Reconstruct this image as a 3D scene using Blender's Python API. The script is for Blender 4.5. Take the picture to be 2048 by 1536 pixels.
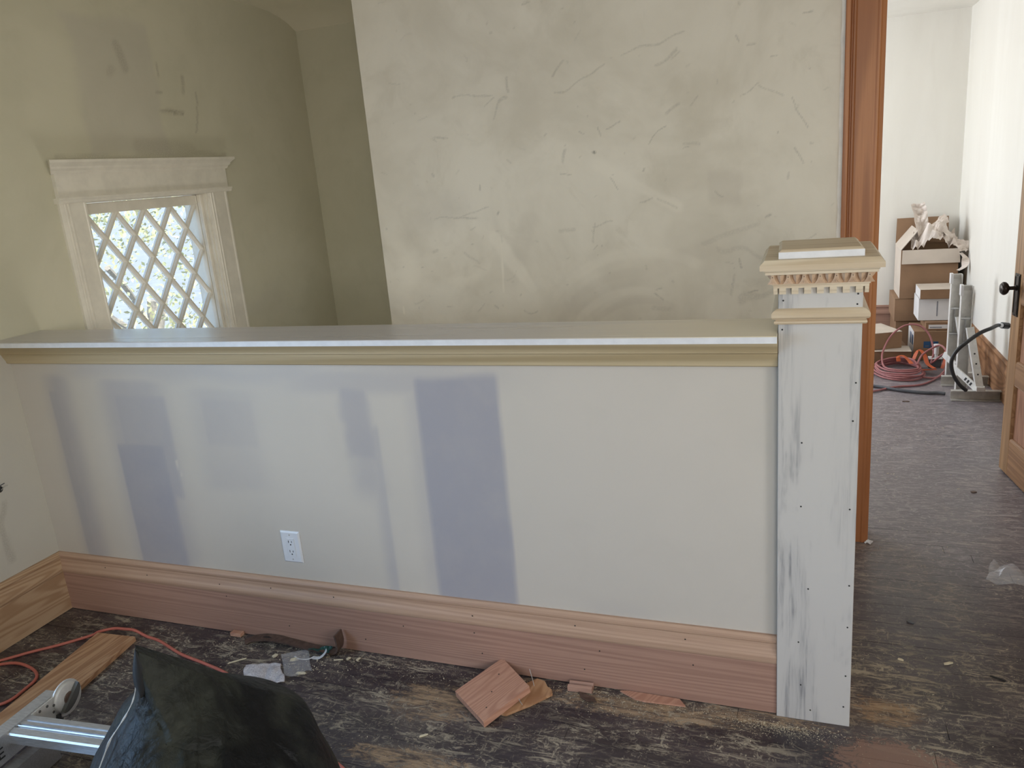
import bpy, bmesh, math, random
import numpy as np
from mathutils import Vector, Matrix, noise

for o in list(bpy.data.objects):
    bpy.data.objects.remove(o, do_unlink=True)
C = bpy.context.scene.collection
PI = math.pi

# ------------------------------------------------------------------ camera
FOCAL_PX = 1564.958
ROT = np.array([[0.93741101, 0.01186286, -0.34802281],
                [0.33787264, -0.27286465, 0.90077021],
                [-0.08427741, -0.96197929, -0.25979446]])   # rows: world axes; columns: right, down, forward
cd = bpy.data.cameras.new('camera')
cd.sensor_fit = 'HORIZONTAL'
cd.sensor_width = 36.0
cd.lens = 36.0 * FOCAL_PX / 2048.0
cd.clip_start = 0.02
cd.clip_end = 2000
cam = bpy.data.objects.new('camera', cd)
C.objects.link(cam)
M4 = Matrix.Identity(4)
for i in range(3):
    M4[i][0] = ROT[i][0]
    M4[i][1] = -ROT[i][1]
    M4[i][2] = -ROT[i][2]
M4[2][3] = 1.5
cam.matrix_world = M4
bpy.context.scene.camera = cam

# ------------------------------------------------------------------ world, sun, window daylight, exposure
sc = bpy.context.scene
sc.view_settings.view_transform = 'Standard'
sc.view_settings.look = 'None'
sc.view_settings.gamma = 1.0
sc.view_settings.use_curve_mapping = False
sc.view_settings.exposure = -0.17

w = bpy.data.worlds.new('sky')
sc.world = w
w.use_nodes = True
wn = w.node_tree
sky = wn.nodes.new('ShaderNodeTexSky')
sky.sky_type = 'NISHITA'
sky.sun_disc = False
sky.sun_elevation = math.radians(48)
sky.sun_rotation = math.radians(100)
sky.air_density = 1.0
sky.dust_density = 2.0
wn.links.new(sky.outputs[0], wn.nodes['Background'].inputs[0])
wn.nodes['Background'].inputs[1].default_value = 0.54

def add_light(name, kind, loc, energy, color, size=None, aim=None, rot=None):
    ld = bpy.data.lights.new(name, kind)
    ld.energy = energy
    ld.color = color
    if kind == 'AREA':
        ld.shape = 'RECTANGLE'
        ld.size, ld.size_y = size
    o = bpy.data.objects.new(name, ld)
    C.objects.link(o)
    o.location = loc
    if aim is not None:
        o.rotation_euler = Vector(aim).to_track_quat('-Z', 'Y').to_euler()
    return o

sun = add_light('sun', 'SUN', (0, 0, 30), 4.8, (1.0, 0.95, 0.86), aim=(-0.62, 0.30, -0.75))
sun.data.angle = math.radians(0.6)
# skylight entering at the unseen window openings, plus added fills
add_light('daylight_left_window', 'AREA', (-2.86, 0.38, 1.30), 34, (0.38, 0.63, 1.0), (1.0, 1.2), aim=(1, 0, 0))
add_light('daylight_rear_window', 'AREA', (0.95, -2.26, 1.60), 44, (1.0, 0.97, 0.93), (1.5, 1.2), aim=(0, 1, 0))
add_light('right_window_fill', 'AREA', (1.98, -0.20, 1.45), 25, (1.0, 0.975, 0.94), (1.3, 1.3), aim=(-1, 0, 0))  # unseen window light added to brighten the window wall
add_light('stairwell_fill', 'AREA', (-1.05, 2.58, -1.2), 22, (1.0, 0.98, 0.93), (1.6, 0.7), aim=(-0.25, 0.12, 1))   # unseen fill light added to brighten the alcove, as if from the hall below
add_light('daylight_far_window', 'AREA', (-1.86, 5.6, 1.4), 64, (0.95, 0.975, 1.0), (1.3, 1.5), aim=(1, 0, 0))

# ------------------------------------------------------------------ helpers
def tag(o, label=None, cat=None, group=None, kind=None):
    if label: o['label'] = label
    if cat: o['category'] = cat
    if group: o['group'] = group
    if kind: o['kind'] = kind
    return o

def thing(name, label, cat, loc=(0, 0, 0), rotz=0.0, group=None, kind=None):
    o = bpy.data.objects.new(name, None)
    o.empty_display_size = 0.05
    C.objects.link(o)
    o.location = loc
    o.rotation_euler = (0, 0, rotz)
    return tag(o, label, cat, group, kind)

class MB:
    """collects vertices and faces of one mesh"""
    def __init__(s):
        s.v = []; s.f = []
    def add(s, vs, fs):
        n = len(s.v)
        s.v += [tuple(p) for p in vs]
        s.f += [tuple(i + n for i in q) for q in fs]
        return s
    def box(s, lo, hi, bev=0.0, M=None):
        x0, y0, z0 = lo; x1, y1, z1 = hi
        if bev <= 0:
            vs = [(x0,y0,z0),(x1,y0,z0),(x1,y1,z0),(x0,y1,z0),(x0,y0,z1),(x1,y0,z1),(x1,y1,z1),(x0,y1,z1)]
            fs = [(0,3,2,1),(4,5,6,7),(0,1,5,4),(1,2,6,5),(2,3,7,6),(3,0,4,7)]
        else:
            bm = bmesh.new()
            bmesh.ops.create_cube(bm, size=1)
            for v in bm.verts:
                v.co = Vector(((x0+x1)/2 + v.co.x*(x1-x0), (y0+y1)/2 + v.co.y*(y1-y0), (z0+z1)/2 + v.co.z*(z1-z0)))
            bmesh.ops.bevel(bm, geom=bm.edges[:], offset=bev, segments=1, affect='EDGES', profile=0.5)
            bm.verts.index_update()
            vs = [tuple(v.co) for v in bm.verts]
            fs = [tuple(v.index for v in f.verts) for f in bm.faces]
            bm.free()
        if M is not None:
            vs = [tuple(M @ Vector(p)) for p in vs]
        return s.add(vs, fs)
    def sweep(s, prof, p0, p1, out, up, m0=0.0, m1=0.0):
        """closed profile of (distance out, height) swept p0 to p1; m0, m1 = mitre slopes"""
        p0, p1, out, up = Vector(p0), Vector(p1), Vector(out), Vector(up)
        d = (p1 - p0).normalized()
        a = [p0 + out*q[0] + up*q[1] + d*(m0*q[0]) for q in prof]
        b = [p1 + out*q[0] + up*q[1] + d*(m1*q[0]) for q in prof]
        n = len(prof)
        fs = [(i, (i+1) % n, n + (i+1) % n, n + i) for i in range(n)]
        fs += [tuple(range(n-1, -1, -1)), tuple(range(n, 2*n))]
        return s.add(a + b, fs)
    def tube(s, pts, r, n=8, closed=False):
        pts = [Vector(p) for p in pts]
        N = len(pts)
        rs = r if isinstance(r, (list, tuple)) else [r]*N
        vs = []; up = None
        for i, p in enumerate(pts):
            a = pts[(i-1) % N] if (closed or i > 0) else p
            b = pts[(i+1) % N] if (closed or i < N-1) else p
            t = (b - a).normalized()
            if up is None:
                up = Vector((0,0,1)) if abs(t.z) < 0.9 else Vector((1,0,0))
            u = (up - t*up.dot(t)).normalized()
            up = u
            v = t.cross(u)
            for k in range(n):
                a_ = 2*PI*k/n
                vs.append(p + (u*math.cos(a_) + v*math.sin(a_))*rs[i])
        fs = []
        for i in range(N if closed else N-1):
            j = (i+1) % N
            for k in range(n):
                fs.append((i*n+k, i*n+(k+1)%n, j*n+(k+1)%n, j*n+k))
        if not closed:
            fs += [tuple(range(n-1,-1,-1)), tuple(range((N-1)*n, N*n))]
        return s.add(vs, fs)
    def lathe(s, prof, c, axis, n=20):
        """profile of (radius, distance along axis)"""
        axis = Vector(axis).normalized(); c = Vector(c)
        u = axis.orthogonal().normalized(); v = axis.cross(u)
        vs = []
        for r, h in prof:
            for k in range(n):
                a = 2*PI*k/n
                vs.append(c + axis*h + (u*math.cos(a) + v*math.sin(a))*max(r, 1e-5))
        fs = []
        for i in range(len(prof)-1):
            for k in range(n):
                fs.append((i*n+k, i*n+(k+1)%n, (i+1)*n+(k+1)%n, (i+1)*n+k))
        fs += [tuple(range(n-1,-1,-1)), tuple(range((len(prof)-1)*n, len(prof)*n))]
        return s.add(vs, fs)
    def prism(s, poly, z0, z1, M=None):
        n = len(poly)
        vs = [(x,y,z0) for x,y in poly] + [(x,y,z1) for x,y in poly]
        fs = [(i,(i+1)%n,n+(i+1)%n,n+i) for i in range(n)] + [tuple(range(n-1,-1,-1)), tuple(range(n,2*n))]
        if M is not None:
            vs = [tuple(M @ Vector(p)) for p in vs]
        return s.add(vs, fs)
    def build(s, name, mat, parent=None, smooth=False, fix=True):
        me = bpy.data.meshes.new(name)
        me.from_pydata(s.v, [], s.f)
        if fix:
            bm = bmesh.new(); bm.from_mesh(me)
            bmesh.ops.recalc_face_normals(bm, faces=bm.faces[:])
            bm.to_mesh(me); bm.free()
        me.materials.append(mat)
        if smooth:
            me.polygons.foreach_set('use_smooth', [True]*len(me.polygons))
            if smooth is not True:
                me.set_sharp_from_angle(angle=math.radians(smooth))
        o = bpy.data.objects.new(name, me)
        C.objects.link(o)
        if parent is not None:
            o.parent = parent
        return o

def struct(name, mb, mat, parent=None, smooth=False, label=None):
    o = mb.build(name, mat, parent, smooth)
    o['kind'] = 'structure'
    if label: o['label'] = label
    return o

def dup(o, loc=None, parent=None):
    c = o.copy()
    C.objects.link(c)
    if parent is not None: c.parent = parent
    if loc is not None: c.location = loc
    return c

def spline(pts, n=8, closed=False):
    pts = [Vector(p) for p in pts]
    N = len(pts); out = []
    for i in range(N if closed else N-1):
        g = (lambda k: pts[k % N]) if closed else (lambda k: pts[min(max(k,0),N-1)])
        p0, p1, p2, p3 = g(i-1), g(i), g(i+1), g(i+2)
        for k in range(n):
            t = k/n
            out.append(0.5*((2*p1) + (p2-p0)*t + (2*p0-5*p1+4*p2-p3)*t*t + (3*p1-p0-3*p2+p3)*t**3))
    if not closed: out.append(pts[-1])
    return out

# ------------------------------------------------------------------ materials
class NT:
    def __init__(s, name, rough=0.5, spec=0.5, metal=0.0):
        s.m = bpy.data.materials.new(name); s.m.use_nodes = True
        s.t = s.m.node_tree; s.b = s.t.nodes['Principled BSDF']
        s.b.inputs['Roughness'].default_value = rough
        s.b.inputs['Metallic'].default_value = metal
        s.b.inputs['Specular IOR Level'].default_value = spec
        s._pos = None
    def n(s, typ, **kw):
        x = s.t.nodes.new(typ)
        for k, v in kw.items(): setattr(x, k, v)
        return x
    def link(s, a, b): s.t.links.new(a, b)
    def put(s, sock, val):
        if hasattr(val, 'links') or isinstance(val, bpy.types.NodeSocket): s.link(val, sock)
        else: sock.default_value = val
    def obj(s): return s.n('ShaderNodeTexCoord').outputs['Object']
    def pos(s): return s.n('ShaderNodeNewGeometry').outputs['Position']
    def map(s, vec, scale=(1,1,1), loc=(0,0,0), rot=(0,0,0)):
        x = s.n('ShaderNodeMapping')
        x.inputs['Scale'].default_value = scale; x.inputs['Location'].default_value = loc; x.inputs['Rotation'].default_value = rot
        s.link(vec, x.inputs['Vector']); return x.outputs[0]
    def noise(s, vec, scale, detail=4, rough=0.55, dist=0.0):
        x = s.n('ShaderNodeTexNoise')
        x.inputs['Scale'].default_value = scale; x.inputs['Detail'].default_value = detail
        x.inputs['Roughness'].default_value = rough; x.inputs['Distortion'].default_value = dist
        s.link(vec, x.inputs['Vector']); return x.outputs['Fac']
    def math(s, op, a, b=0.0, clamp=False):
        x = s.n('ShaderNodeMath', operation=op, use_clamp=clamp)
        s.put(x.inputs[0], a); s.put(x.inputs[1], b); return x.outputs[0]
    def ramp(s, v, lo, hi, a=0.0, b=1.0):
        x = s.n('ShaderNodeMapRange', interpolation_type='SMOOTHSTEP')
        s.put(x.inputs[0], v); x.inputs[1].default_value = lo; x.inputs[2].default_value = hi
        x.inputs[3].default_value = a; x.inputs[4].default_value = b
        return x.outputs[0]
    def mix(s, fac, a, b, blend='MIX'):
        x = s.n('ShaderNodeMix', data_type='RGBA', blend_type=blend)
        s.put(x.inputs[0], fac)
        for k, v in ((6, a), (7, b)):
            if isinstance(v, tuple): x.inputs[k].default_value = (*v[:3], 1)
            else: s.link(v, x.inputs[k])
        return x.outputs[2]
    def color(s, c):
        if isinstance(c, tuple): s.b.inputs['Base Color'].default_value = (*c[:3], 1)
        else: s.link(c, s.b.inputs['Base Color'])
    def bump(s, h, strength=0.2, dist=0.01):
        x = s.n('ShaderNodeBump'); x.inputs['Strength'].default_value = strength; x.inputs['Distance'].default_value = dist
        s.link(h, x.inputs['Height']); s.link(x.outputs[0], s.b.inputs['Normal'])
    def attr(s, name):
        x = s.n('ShaderNodeAttribute', attribute_name=name)
        sp = s.n('ShaderNodeSeparateColor'); s.link(x.outputs['Color'], sp.inputs[0]); return sp.outputs

def srgb(r, g, b):
    f = lambda c: (c/255/12.92) if c/255 <= 0.04045 else ((c/255+0.055)/1.055)**2.4
    return (f(r), f(g), f(b))

def wood(name, light, dark, axis='x', rings=9, across=7.0, rough=0.55, fine=0.35, vary=0.25, bump=0.05, along=0.5, off=(0,0,0), ringamt=0.75, turn=0.0):
    N = NT(name, rough, 0.35)
    p = N.obj()
    if turn: p = N.map(p, rot=(0, 0, math.radians(turn)))
    k = 'xyz'.index(axis)
    sc1 = [across]*3; sc1[k] = along
    sc2 = [240.0]*3; sc2[k] = 5.0
    contour = N.noise(N.map(p, tuple(sc1), off), 1.0, 2, 0.45, 0.15)
    ring = N.math('SINE', N.math('MULTIPLY', contour, rings*2*PI))
    ring = N.ramp(ring, -0.7, 1.0)
    pores = N.noise(N.map(p, tuple(sc2), off), 1.0, 3, 0.6)
    broad = N.noise(N.map(p, tuple([c*0.35 for c in sc1]), (3.1,1.7,0.4)), 1.0, 2, 0.5)
    c = N.mix(N.math('MULTIPLY', ring, ringamt), light, dark)
    c = N.mix(N.math('MULTIPLY', N.ramp(pores, 0.35, 0.75), fine), c, dark)
    mid = tuple(0.62*a for a in light)
    c = N.mix(N.math('MULTIPLY', N.ramp(broad, 0.35, 0.7), vary), c, mid)
    N.color(c)
    N.bump(N.math('ADD', N.math('MULTIPLY', ring, 0.5), pores), bump, 0.002)
    return N.m

def plain(name, col, rough=0.5, metal=0.0, spec=0.5, var=0.12, scale=30.0, bump=0.0, axis_scale=(1,1,1)):
    N = NT(name, rough, spec, metal)
    f = N.noise(N.map(N.obj(), axis_scale), scale, 4, 0.6)
    dk = tuple(c*(1-2*var) for c in col)
    N.color(N.mix(N.ramp(f, 0.3, 0.7), dk, col))
    if bump: N.bump(f, bump, 0.003)
    return N.m

def wall_paint(name, base, shade, compound, scuff, rough=0.55, smudge=0.35, fleck=0.5, bump=0.12, vert=False, marks=True):
    """painted plaster; the mesh attribute 'marks' holds r = joint compound and a painted soft shadow, g = dark scuffs, b = pale sanded smears"""
    N = NT(name, rough, 0.4)
    p = N.pos()
    s = (1.0, 1.0, 0.22) if vert else (1, 1, 1)
    big = N.noise(N.map(p, s), 1.7, 5, 0.6, 0.4)
    mid = N.noise(N.map(p, s), 6.0, 6, 0.62, 0.6)
    fin = N.noise(p, 140.0, 3, 0.6)
    c = N.mix(N.math('MULTIPLY', N.ramp(big, 0.38, 0.66), smudge), base, shade)
    c = N.mix(N.math('MULTIPLY', N.ramp(mid, 0.5, 0.75), smudge*0.7), c, shade)
    fl = N.noise(N.map(p, (1,1,1), (5.3,2.1,7.7)), 19.0, 5, 0.72, 1.5)
    c = N.mix(N.math('MULTIPLY', N.ramp(fl, 0.69, 0.78), fleck), c, scuff)
    if marks:
        a = N.attr('marks')
        wob = N.math('ADD', N.math('MULTIPLY', N.noise(p, 9.0, 5, 0.6), 0.5), 0.72)
        c = N.mix(N.math('MULTIPLY', a[0], wob, True), c, compound)
        c = N.mix(N.math('MULTIPLY', a[2], wob, True), c, tuple(min(1, 1.09*x) for x in base))
        c = N.mix(N.math('MULTIPLY', a[1], N.ramp(N.noise(p, 170.0, 3, 0.7), 0.22, 0.6), True), c, scuff)
        N.put(N.b.inputs['Roughness'], N.math('SUBTRACT', rough, N.math('MULTIPLY', a[0], 0.12)))
    N.color(c)
    h = N.math('ADD', N.math('MULTIPLY', mid, 1.0), N.math('MULTIPLY', fin, 0.12))
    N.bump(h, bump, 0.012)
    return N.m

CREAM = srgb(214, 210, 192)
M = {}
M['wall_half'] = wall_paint('painted_half_wall', srgb(203,195,184), srgb(194,187,176), srgb(166,163,168), srgb(130,126,118), 0.42, 0.35, 0.04, 0.05)
M['wall_stair'] = wall_paint('scuffed_plaster', srgb(224,215,197), srgb(200,190,170), srgb(196,186,169), srgb(126,119,106), 0.5, 0.7, 0.22, 0.16)
M['wall_window'] = wall_paint('yellowed_plaster', srgb(211,206,184), srgb(196,192,168), srgb(192,186,174), srgb(122,112,94), 0.55, 0.5, 0.15, 0.14)
M['wall_plain'] = wall_paint('plain_plaster', srgb(214,205,189), srgb(200,191,174), CREAM, srgb(120,112,98), 0.55, 0.45, 0.2, 0.12, marks=False)
M['wall_far'] = wall_paint('white_primed_wall', srgb(238,235,227), srgb(224,219,209), CREAM, srgb(170,165,155), 0.5, 0.35, 0.06, 0.08, vert=True, marks=False)  # vert streaks paint upright bands of light and shade onto the wall
M['ceil'] = wall_paint('ceiling_paint', srgb(236,229,208), srgb(224,217,194), CREAM, srgb(150,145,130), 0.6, 0.35, 0.1, 0.1, marks=False)
M['fir_base'] = wood('fir_baseboard', srgb(176,140,122), srgb(144,109,95), 'x', 30, 5.0, 0.5, 0.45, 0.2, along=0.12, ringamt=0.5)
M['fir_base_y'] = wood('fir_baseboard_side', srgb(190,160,128), srgb(158,122,90), 'y', 24, 7.0, 0.5, 0.3, 0.15, along=0.7)
M['fir_mould'] = wood('fir_base_moulding', srgb(192,160,136), srgb(158,124,103), 'x', 26, 6.0, 0.5, 0.4, 0.15, along=0.1, ringamt=0.4)
M['fir_old'] = wood('old_fir_baseboard', srgb(160,118,84), srgb(116,80,54), 'y', 14, 6.0, 0.45, 0.35, 0.25, along=1.2)
M['pine'] = wood('raw_pine', srgb(220,204,178), srgb(196,174,144), 'x', 7, 10.0, 0.5, 0.3, 0.12, along=0.6)
M['pine_y'] = wood('raw_pine_side', srgb(220,204,178), srgb(196,174,144), 'y', 7, 10.0, 0.5, 0.3, 0.12, along=0.6)
M['poplar'] = wood('raw_poplar', srgb(198,180,146), srgb(170,150,114), 'x', 8, 6.0, 0.5, 0.3, 0.15, along=0.15)
M['carved'] = wood('carved_wood', srgb(216,188,160), srgb(186,154,126), 'x', 4, 10.0, 0.5, 0.3, 0.1)
M['casing'] = wood('stained_fir_casing', srgb(188,126,80), srgb(146,90,54), 'z', 8, 10.0, 0.38, 0.35, 0.3, along=0.25)
M['door_wood'] = wood('old_fir_door', srgb(184,146,106), srgb(146,110,76), 'z', 9, 12.0, 0.42, 0.35, 0.25, along=0.3)
M['door_rail'] = wood('old_fir_door_rail', srgb(174,134,98), srgb(138,100,70), 'y', 9, 12.0, 0.42, 0.35, 0.25, along=0.3)
M['door_panel'] = wood('old_fir_door_panel', srgb(182,138,112), srgb(142,98,78), 'z', 12, 9.0, 0.42, 0.3, 0.2, along=0.5)
M['offcut'] = wood('fir_offcut', srgb(206,160,134), srgb(168,120,98), 'y', 14, 9.0, 0.55, 0.35, 0.15, along=1.0)
M['block_fir'] = wood('block_fir', srgb(200,154,130), srgb(166,118,98), 'y', 30, 7.0, 0.55, 0.4, 0.15, along=0.5, ringamt=0.55, turn=30)
M['board'] = wood('fir_board', srgb(196,156,120), srgb(156,112,80), 'y', 11, 14.0, 0.5, 0.35, 0.15, along=1.2)
M['white_trim'] = plain('old_white_enamel', srgb(236,230,216), 0.35, var=0.05, scale=14, bump=0.15)
M['white'] = plain('white_primer', srgb(228,228,230), 0.45, var=0.05, scale=25)
M['plastic'] = plain('white_plastic', srgb(226,228,232), 0.3, var=0.01)
M['slot'] = plain('dark_slot', (0.02,0.02,0.02), 0.6)
M['cardboard'] = plain('cardboard', srgb(150,118,90), 0.75, var=0.07, scale=6, bump=0.05)
M['cardboard_dk'] = plain('darker_cardboard', srgb(140,108,80), 0.75, var=0.07, scale=6)
M['cardboard_lt'] = plain('pale_cardboard', srgb(205,192,178), 0.75, var=0.05, scale=6)
M['box_white'] = plain('white_carton', srgb(222,220,220), 0.6, var=0.04, scale=8)
M['label_blue'] = plain('blue_print', srgb(40,84,128), 0.6, var=0.02)
M['label_grey'] = plain('grey_print', srgb(140,142,150), 0.6, var=0.1, scale=60)
M['kraft'] = plain('packing_paper', srgb(228,216,206), 0.75, var=0.05, scale=9)
M['orange'] = plain('orange_webbing', srgb(190,88,44), 0.6, var=0.06)
M['cord_red'] = plain('faded_red_cord', srgb(158,100,100), 0.5, var=0.06)
M['cord_orange'] = plain('orange_cord', srgb(190,106,90), 0.5, var=0.05)
M['rubber'] = plain('black_rubber', srgb(38,38,40), 0.45, var=0.1)
M['rubber_grey'] = plain('dusty_grey_rubber', srgb(86,88,94), 0.55, var=0.1)
M['alu'] = plain('brushed_aluminium', (0.66,0.67,0.69), 0.46, 0.9, var=0.1, scale=40, axis_scale=(1,8,8))
M['alu_dull'] = plain('dull_aluminium', (0.62,0.60,0.56), 0.5, 0.55, var=0.1, scale=30)
M['alu_white'] = plain('pale_cast_aluminium', (0.80,0.79,0.76), 0.5, 0.3, var=0.07, scale=30)
M['gunmetal'] = plain('dark_lever_plastic', srgb(92,92,90), 0.45, var=0.08)
M['bronze'] = plain('dark_bronze', srgb(58,52,48), 0.35, 0.7, var=0.15, scale=40)
M['rust'] = plain('worn_steel', srgb(112,92,82), 0.5, 0.35, var=0.2, scale=50, bump=0.1)
M['teal'] = plain('teal_film', srgb(28,74,70), 0.4, var=0.1)
M['chip'] = plain('wood_chip', srgb(226,214,184), 0.7, var=0.08, scale=60)
M['bark'] = plain('bark', srgb(186,178,164), 0.9, var=0.2)
M['concrete'] = plain('pale_ground', srgb(172,178,186), 0.9, var=0.1, scale=1.5)
M['ink'] = plain('black_ink', srgb(44,44,44), 0.6, var=0.05)
M['plaster_edge'] = plain('plaster_edge', srgb(246,240,228), 0.7, var=0.06, scale=20, bump=0.3)

def make_primer():
    N = NT('whitewashed_board', 0.5, 0.35)
    p = N.obj()
    streak = N.noise(N.map(p, (60, 60, 3.0)), 1.0, 5, 0.65, 0.3)
    patch = N.noise(N.map(p, (9, 9, 2.2)), 1.0, 4, 0.6, 0.5)
    c = N.mix(N.math('MULTIPLY', N.ramp(patch, 0.4, 0.72), 0.55), srgb(198,194,189), srgb(174,172,171))
    f = N.math('MULTIPLY', N.ramp(streak, 0.46, 0.66), N.ramp(patch, 0.42, 0.62))
    c = N.mix(N.math('MULTIPLY', f, 0.8), c, srgb(112,112,116))
    N.color(c); N.bump(streak, 0.06, 0.002)
    return N.m
M['primer'] = make_primer()

def make_shelf():
    N = NT('primed_cap_board', 0.22, 0.5)
    p = N.obj()
    g = N.noise(N.map(p, (0.8, 26, 26)), 1.0, 3, 0.5)
    sx = N.n('ShaderNodeSeparateXYZ'); N.link(p, sx.inputs[0])
    bare = N.ramp(N.math('ADD', sx.outputs[0], N.math('MULTIPLY', g, 0.35)), -0.75, 0.15)
    c = N.mix(bare, srgb(198,192,191), srgb(236,224,198))  # grey left paints in the sky's reflection; cream right is bare pine
    c = N.mix(N.math('MULTIPLY', N.ramp(g, 0.4, 0.7), 0.08), c, srgb(170,160,148))
    N.color(c)
    N.put(N.b.inputs['Roughness'], N.ramp(g, 0.3, 0.7, 0.22, 0.28))
    return N.m
M['shelf'] = make_shelf()

def make_floor(name, planks):
    N = NT(name, 0.4, 0.5)
    p = N.pos()
    base = N.mix(N.ramp(N.noise(N.map(p, (2.0, 9, 1)), 1.0, 4, 0.6), 0.35, 0.7), srgb(50,43,47), srgb(72,63,66))
    # sawdust trodden into the old stain: clouds broken up by scrapes along and across the boards
    cloud = N.noise(N.map(p, (1, 1.6, 1), (2.4, 1.1, 0)), 2.9, 4, 0.6, 0.9)
    streak = N.noise(N.map(p, (9, 42, 1)), 1.0, 8, 0.78, 1.2)
    swirl = N.noise(N.map(p, (16, 24, 1), (4,9,0)), 1.0, 8, 0.8, 2.6)
    cross = N.noise(N.map(p, (60, 22, 1), (1,2,0), (0,0,0.7)), 1.0, 5, 0.75, 0.6)
    dust = N.math('MAXIMUM', N.ramp(streak, 0.515, 0.61), N.ramp(swirl, 0.535, 0.61))
    dust = N.math('MAXIMUM', dust, N.math('MULTIPLY', N.ramp(cross, 0.58, 0.64), 0.8))
    broad = N.noise(N.map(p, (1, 1.3, 1), (7.7, 3.1, 0)), 1.5, 3, 0.55, 0.5)
    dust = N.math('MULTIPLY', dust, N.math('MULTIPLY', N.ramp(cloud, 0.38, 0.60, 0.25, 1.0), N.ramp(broad, 0.34, 0.54, 0.45, 1.0)))
    haze = N.math('MULTIPLY', N.ramp(cloud, 0.42, 0.66), N.ramp(swirl, 0.35, 0.6, 0.3, 1.0))
    sx = N.n('ShaderNodeSeparateXYZ'); N.link(p, sx.inputs[0])
    def blob(cx, cy, rx, ry, soft=0.9):
        dx = N.math('MULTIPLY', N.math('SUBTRACT', sx.outputs[0], cx), 1/rx)
        dy = N.math('MULTIPLY', N.math('SUBTRACT', sx.outputs[1], cy), 1/ry)
        d = N.math('ADD', N.math('MULTIPLY', dx, dx), N.math('MULTIPLY', dy, dy))
        d = N.math('ADD', d, N.math('MULTIPLY', N.math('SUBTRACT', swirl, 0.5), 6.0))
        return N.ramp(d, 1.0, 1.0-soft, 0, 1)
    c = N.mix(N.math('MULTIPLY', haze, 0.38), base, srgb(120,110,100))
    c = N.mix(N.math('MULTIPLY', dust, 0.85), c, srgb(182,170,148))
    tan = N.math('MAXIMUM', blob(-1.02, 1.76, 0.16, 0.09), blob(-0.98, 1.53, 0.20, 0.05))
    tan = N.math('MAXIMUM', tan, blob(-0.10, 1.92, 0.22, 0.035))
    tan = N.math('MAXIMUM', tan, blob(0.22, 2.02, 0.10, 0.07))
    tan = N.math('MAXIMUM', tan, blob(-0.42, 1.88, 0.30, 0.05))
    tan = N.math('MAXIMUM', tan, blob(0.19, 3.02, 0.10, 0.08))
    c = N.mix(N.math('MULTIPLY', tan, N.ramp(streak, 0.40, 0.56, 0.12, 0.75)), c, srgb(172,144,112))
    bare = blob(0.22, 1.83, 0.16, 0.08, 0.5)
    c = N.mix(N.math('MULTIPLY', bare, 0.7), c, srgb(150,116,98))
    # bluish-grey sheen from the bright far room painted in, with pale scratches
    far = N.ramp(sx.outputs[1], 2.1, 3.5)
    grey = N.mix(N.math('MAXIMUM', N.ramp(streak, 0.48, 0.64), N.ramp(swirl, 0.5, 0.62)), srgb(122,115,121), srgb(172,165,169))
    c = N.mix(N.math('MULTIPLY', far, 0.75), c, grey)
    scr = N.noise(N.map(p, (1.2, 150, 1), (0,3,0)), 1.0, 4, 0.7, 0.4)
    c = N.mix(N.math('MULTIPLY', N.ramp(scr, 0.66, 0.74), 0.35), c, srgb(188,176,156))
    N.color(c)
    N.put(N.b.inputs['Roughness'], N.ramp(N.math('MAXIMUM', dust, tan), 0.0, 0.8, 0.34, 0.8))
    N.bump(N.math('ADD', streak, N.math('MULTIPLY', swirl, 0.6)), 0.12, 0.004)
    return N.m
M['floor'] = make_floor('dusty_stained_floor', True)
M['seam'] = plain('dust_filled_seam', srgb(150,138,120), 0.9, var=0.2, scale=40)

def make_glass(name, tint=(1,1,1), gloss=0.08):
    m = bpy.data.materials.new(name); m.use_nodes = True
    t = m.node_tree; t.nodes.clear()
    o = t.nodes.new('ShaderNodeOutputMaterial'); mx = t.nodes.new('ShaderNodeMixShader')
    tr = t.nodes.new('ShaderNodeBsdfTransparent'); gl = t.nodes.new('ShaderNodeBsdfGlossy')
    lw = t.nodes.new('ShaderNodeLayerWeight'); lw.inputs['Blend'].default_value = 0.35
    fr = t.nodes.new('ShaderNodeMapRange'); fr.inputs[3].default_value = 0.03; fr.inputs[4].default_value = 0.30
    t.links.new(lw.outputs['Facing'], fr.inputs[0])
    nz = t.nodes.new('ShaderNodeTexNoise'); nz.inputs['Scale'].default_value = 12
    bp = t.nodes.new('ShaderNodeBump'); bp.inputs['Strength'].default_value = gloss
    t.links.new(nz.outputs['Fac'], bp.inputs['Height']); t.links.new(bp.outputs[0], gl.inputs['Normal'])
    tr.inputs[0].default_value = (*tint, 1); gl.inputs['Roughness'].default_value = 0.04
    t.links.new(fr.outputs[0], mx.inputs[0]); t.links.new(tr.outputs[0], mx.inputs[1]); t.links.new(gl.outputs[0], mx.inputs[2])
    t.links.new(mx.outputs[0], o.inputs[0])
    return m
M['glass'] = make_glass('old_window_glass', (0.96,0.98,0.98))

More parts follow.
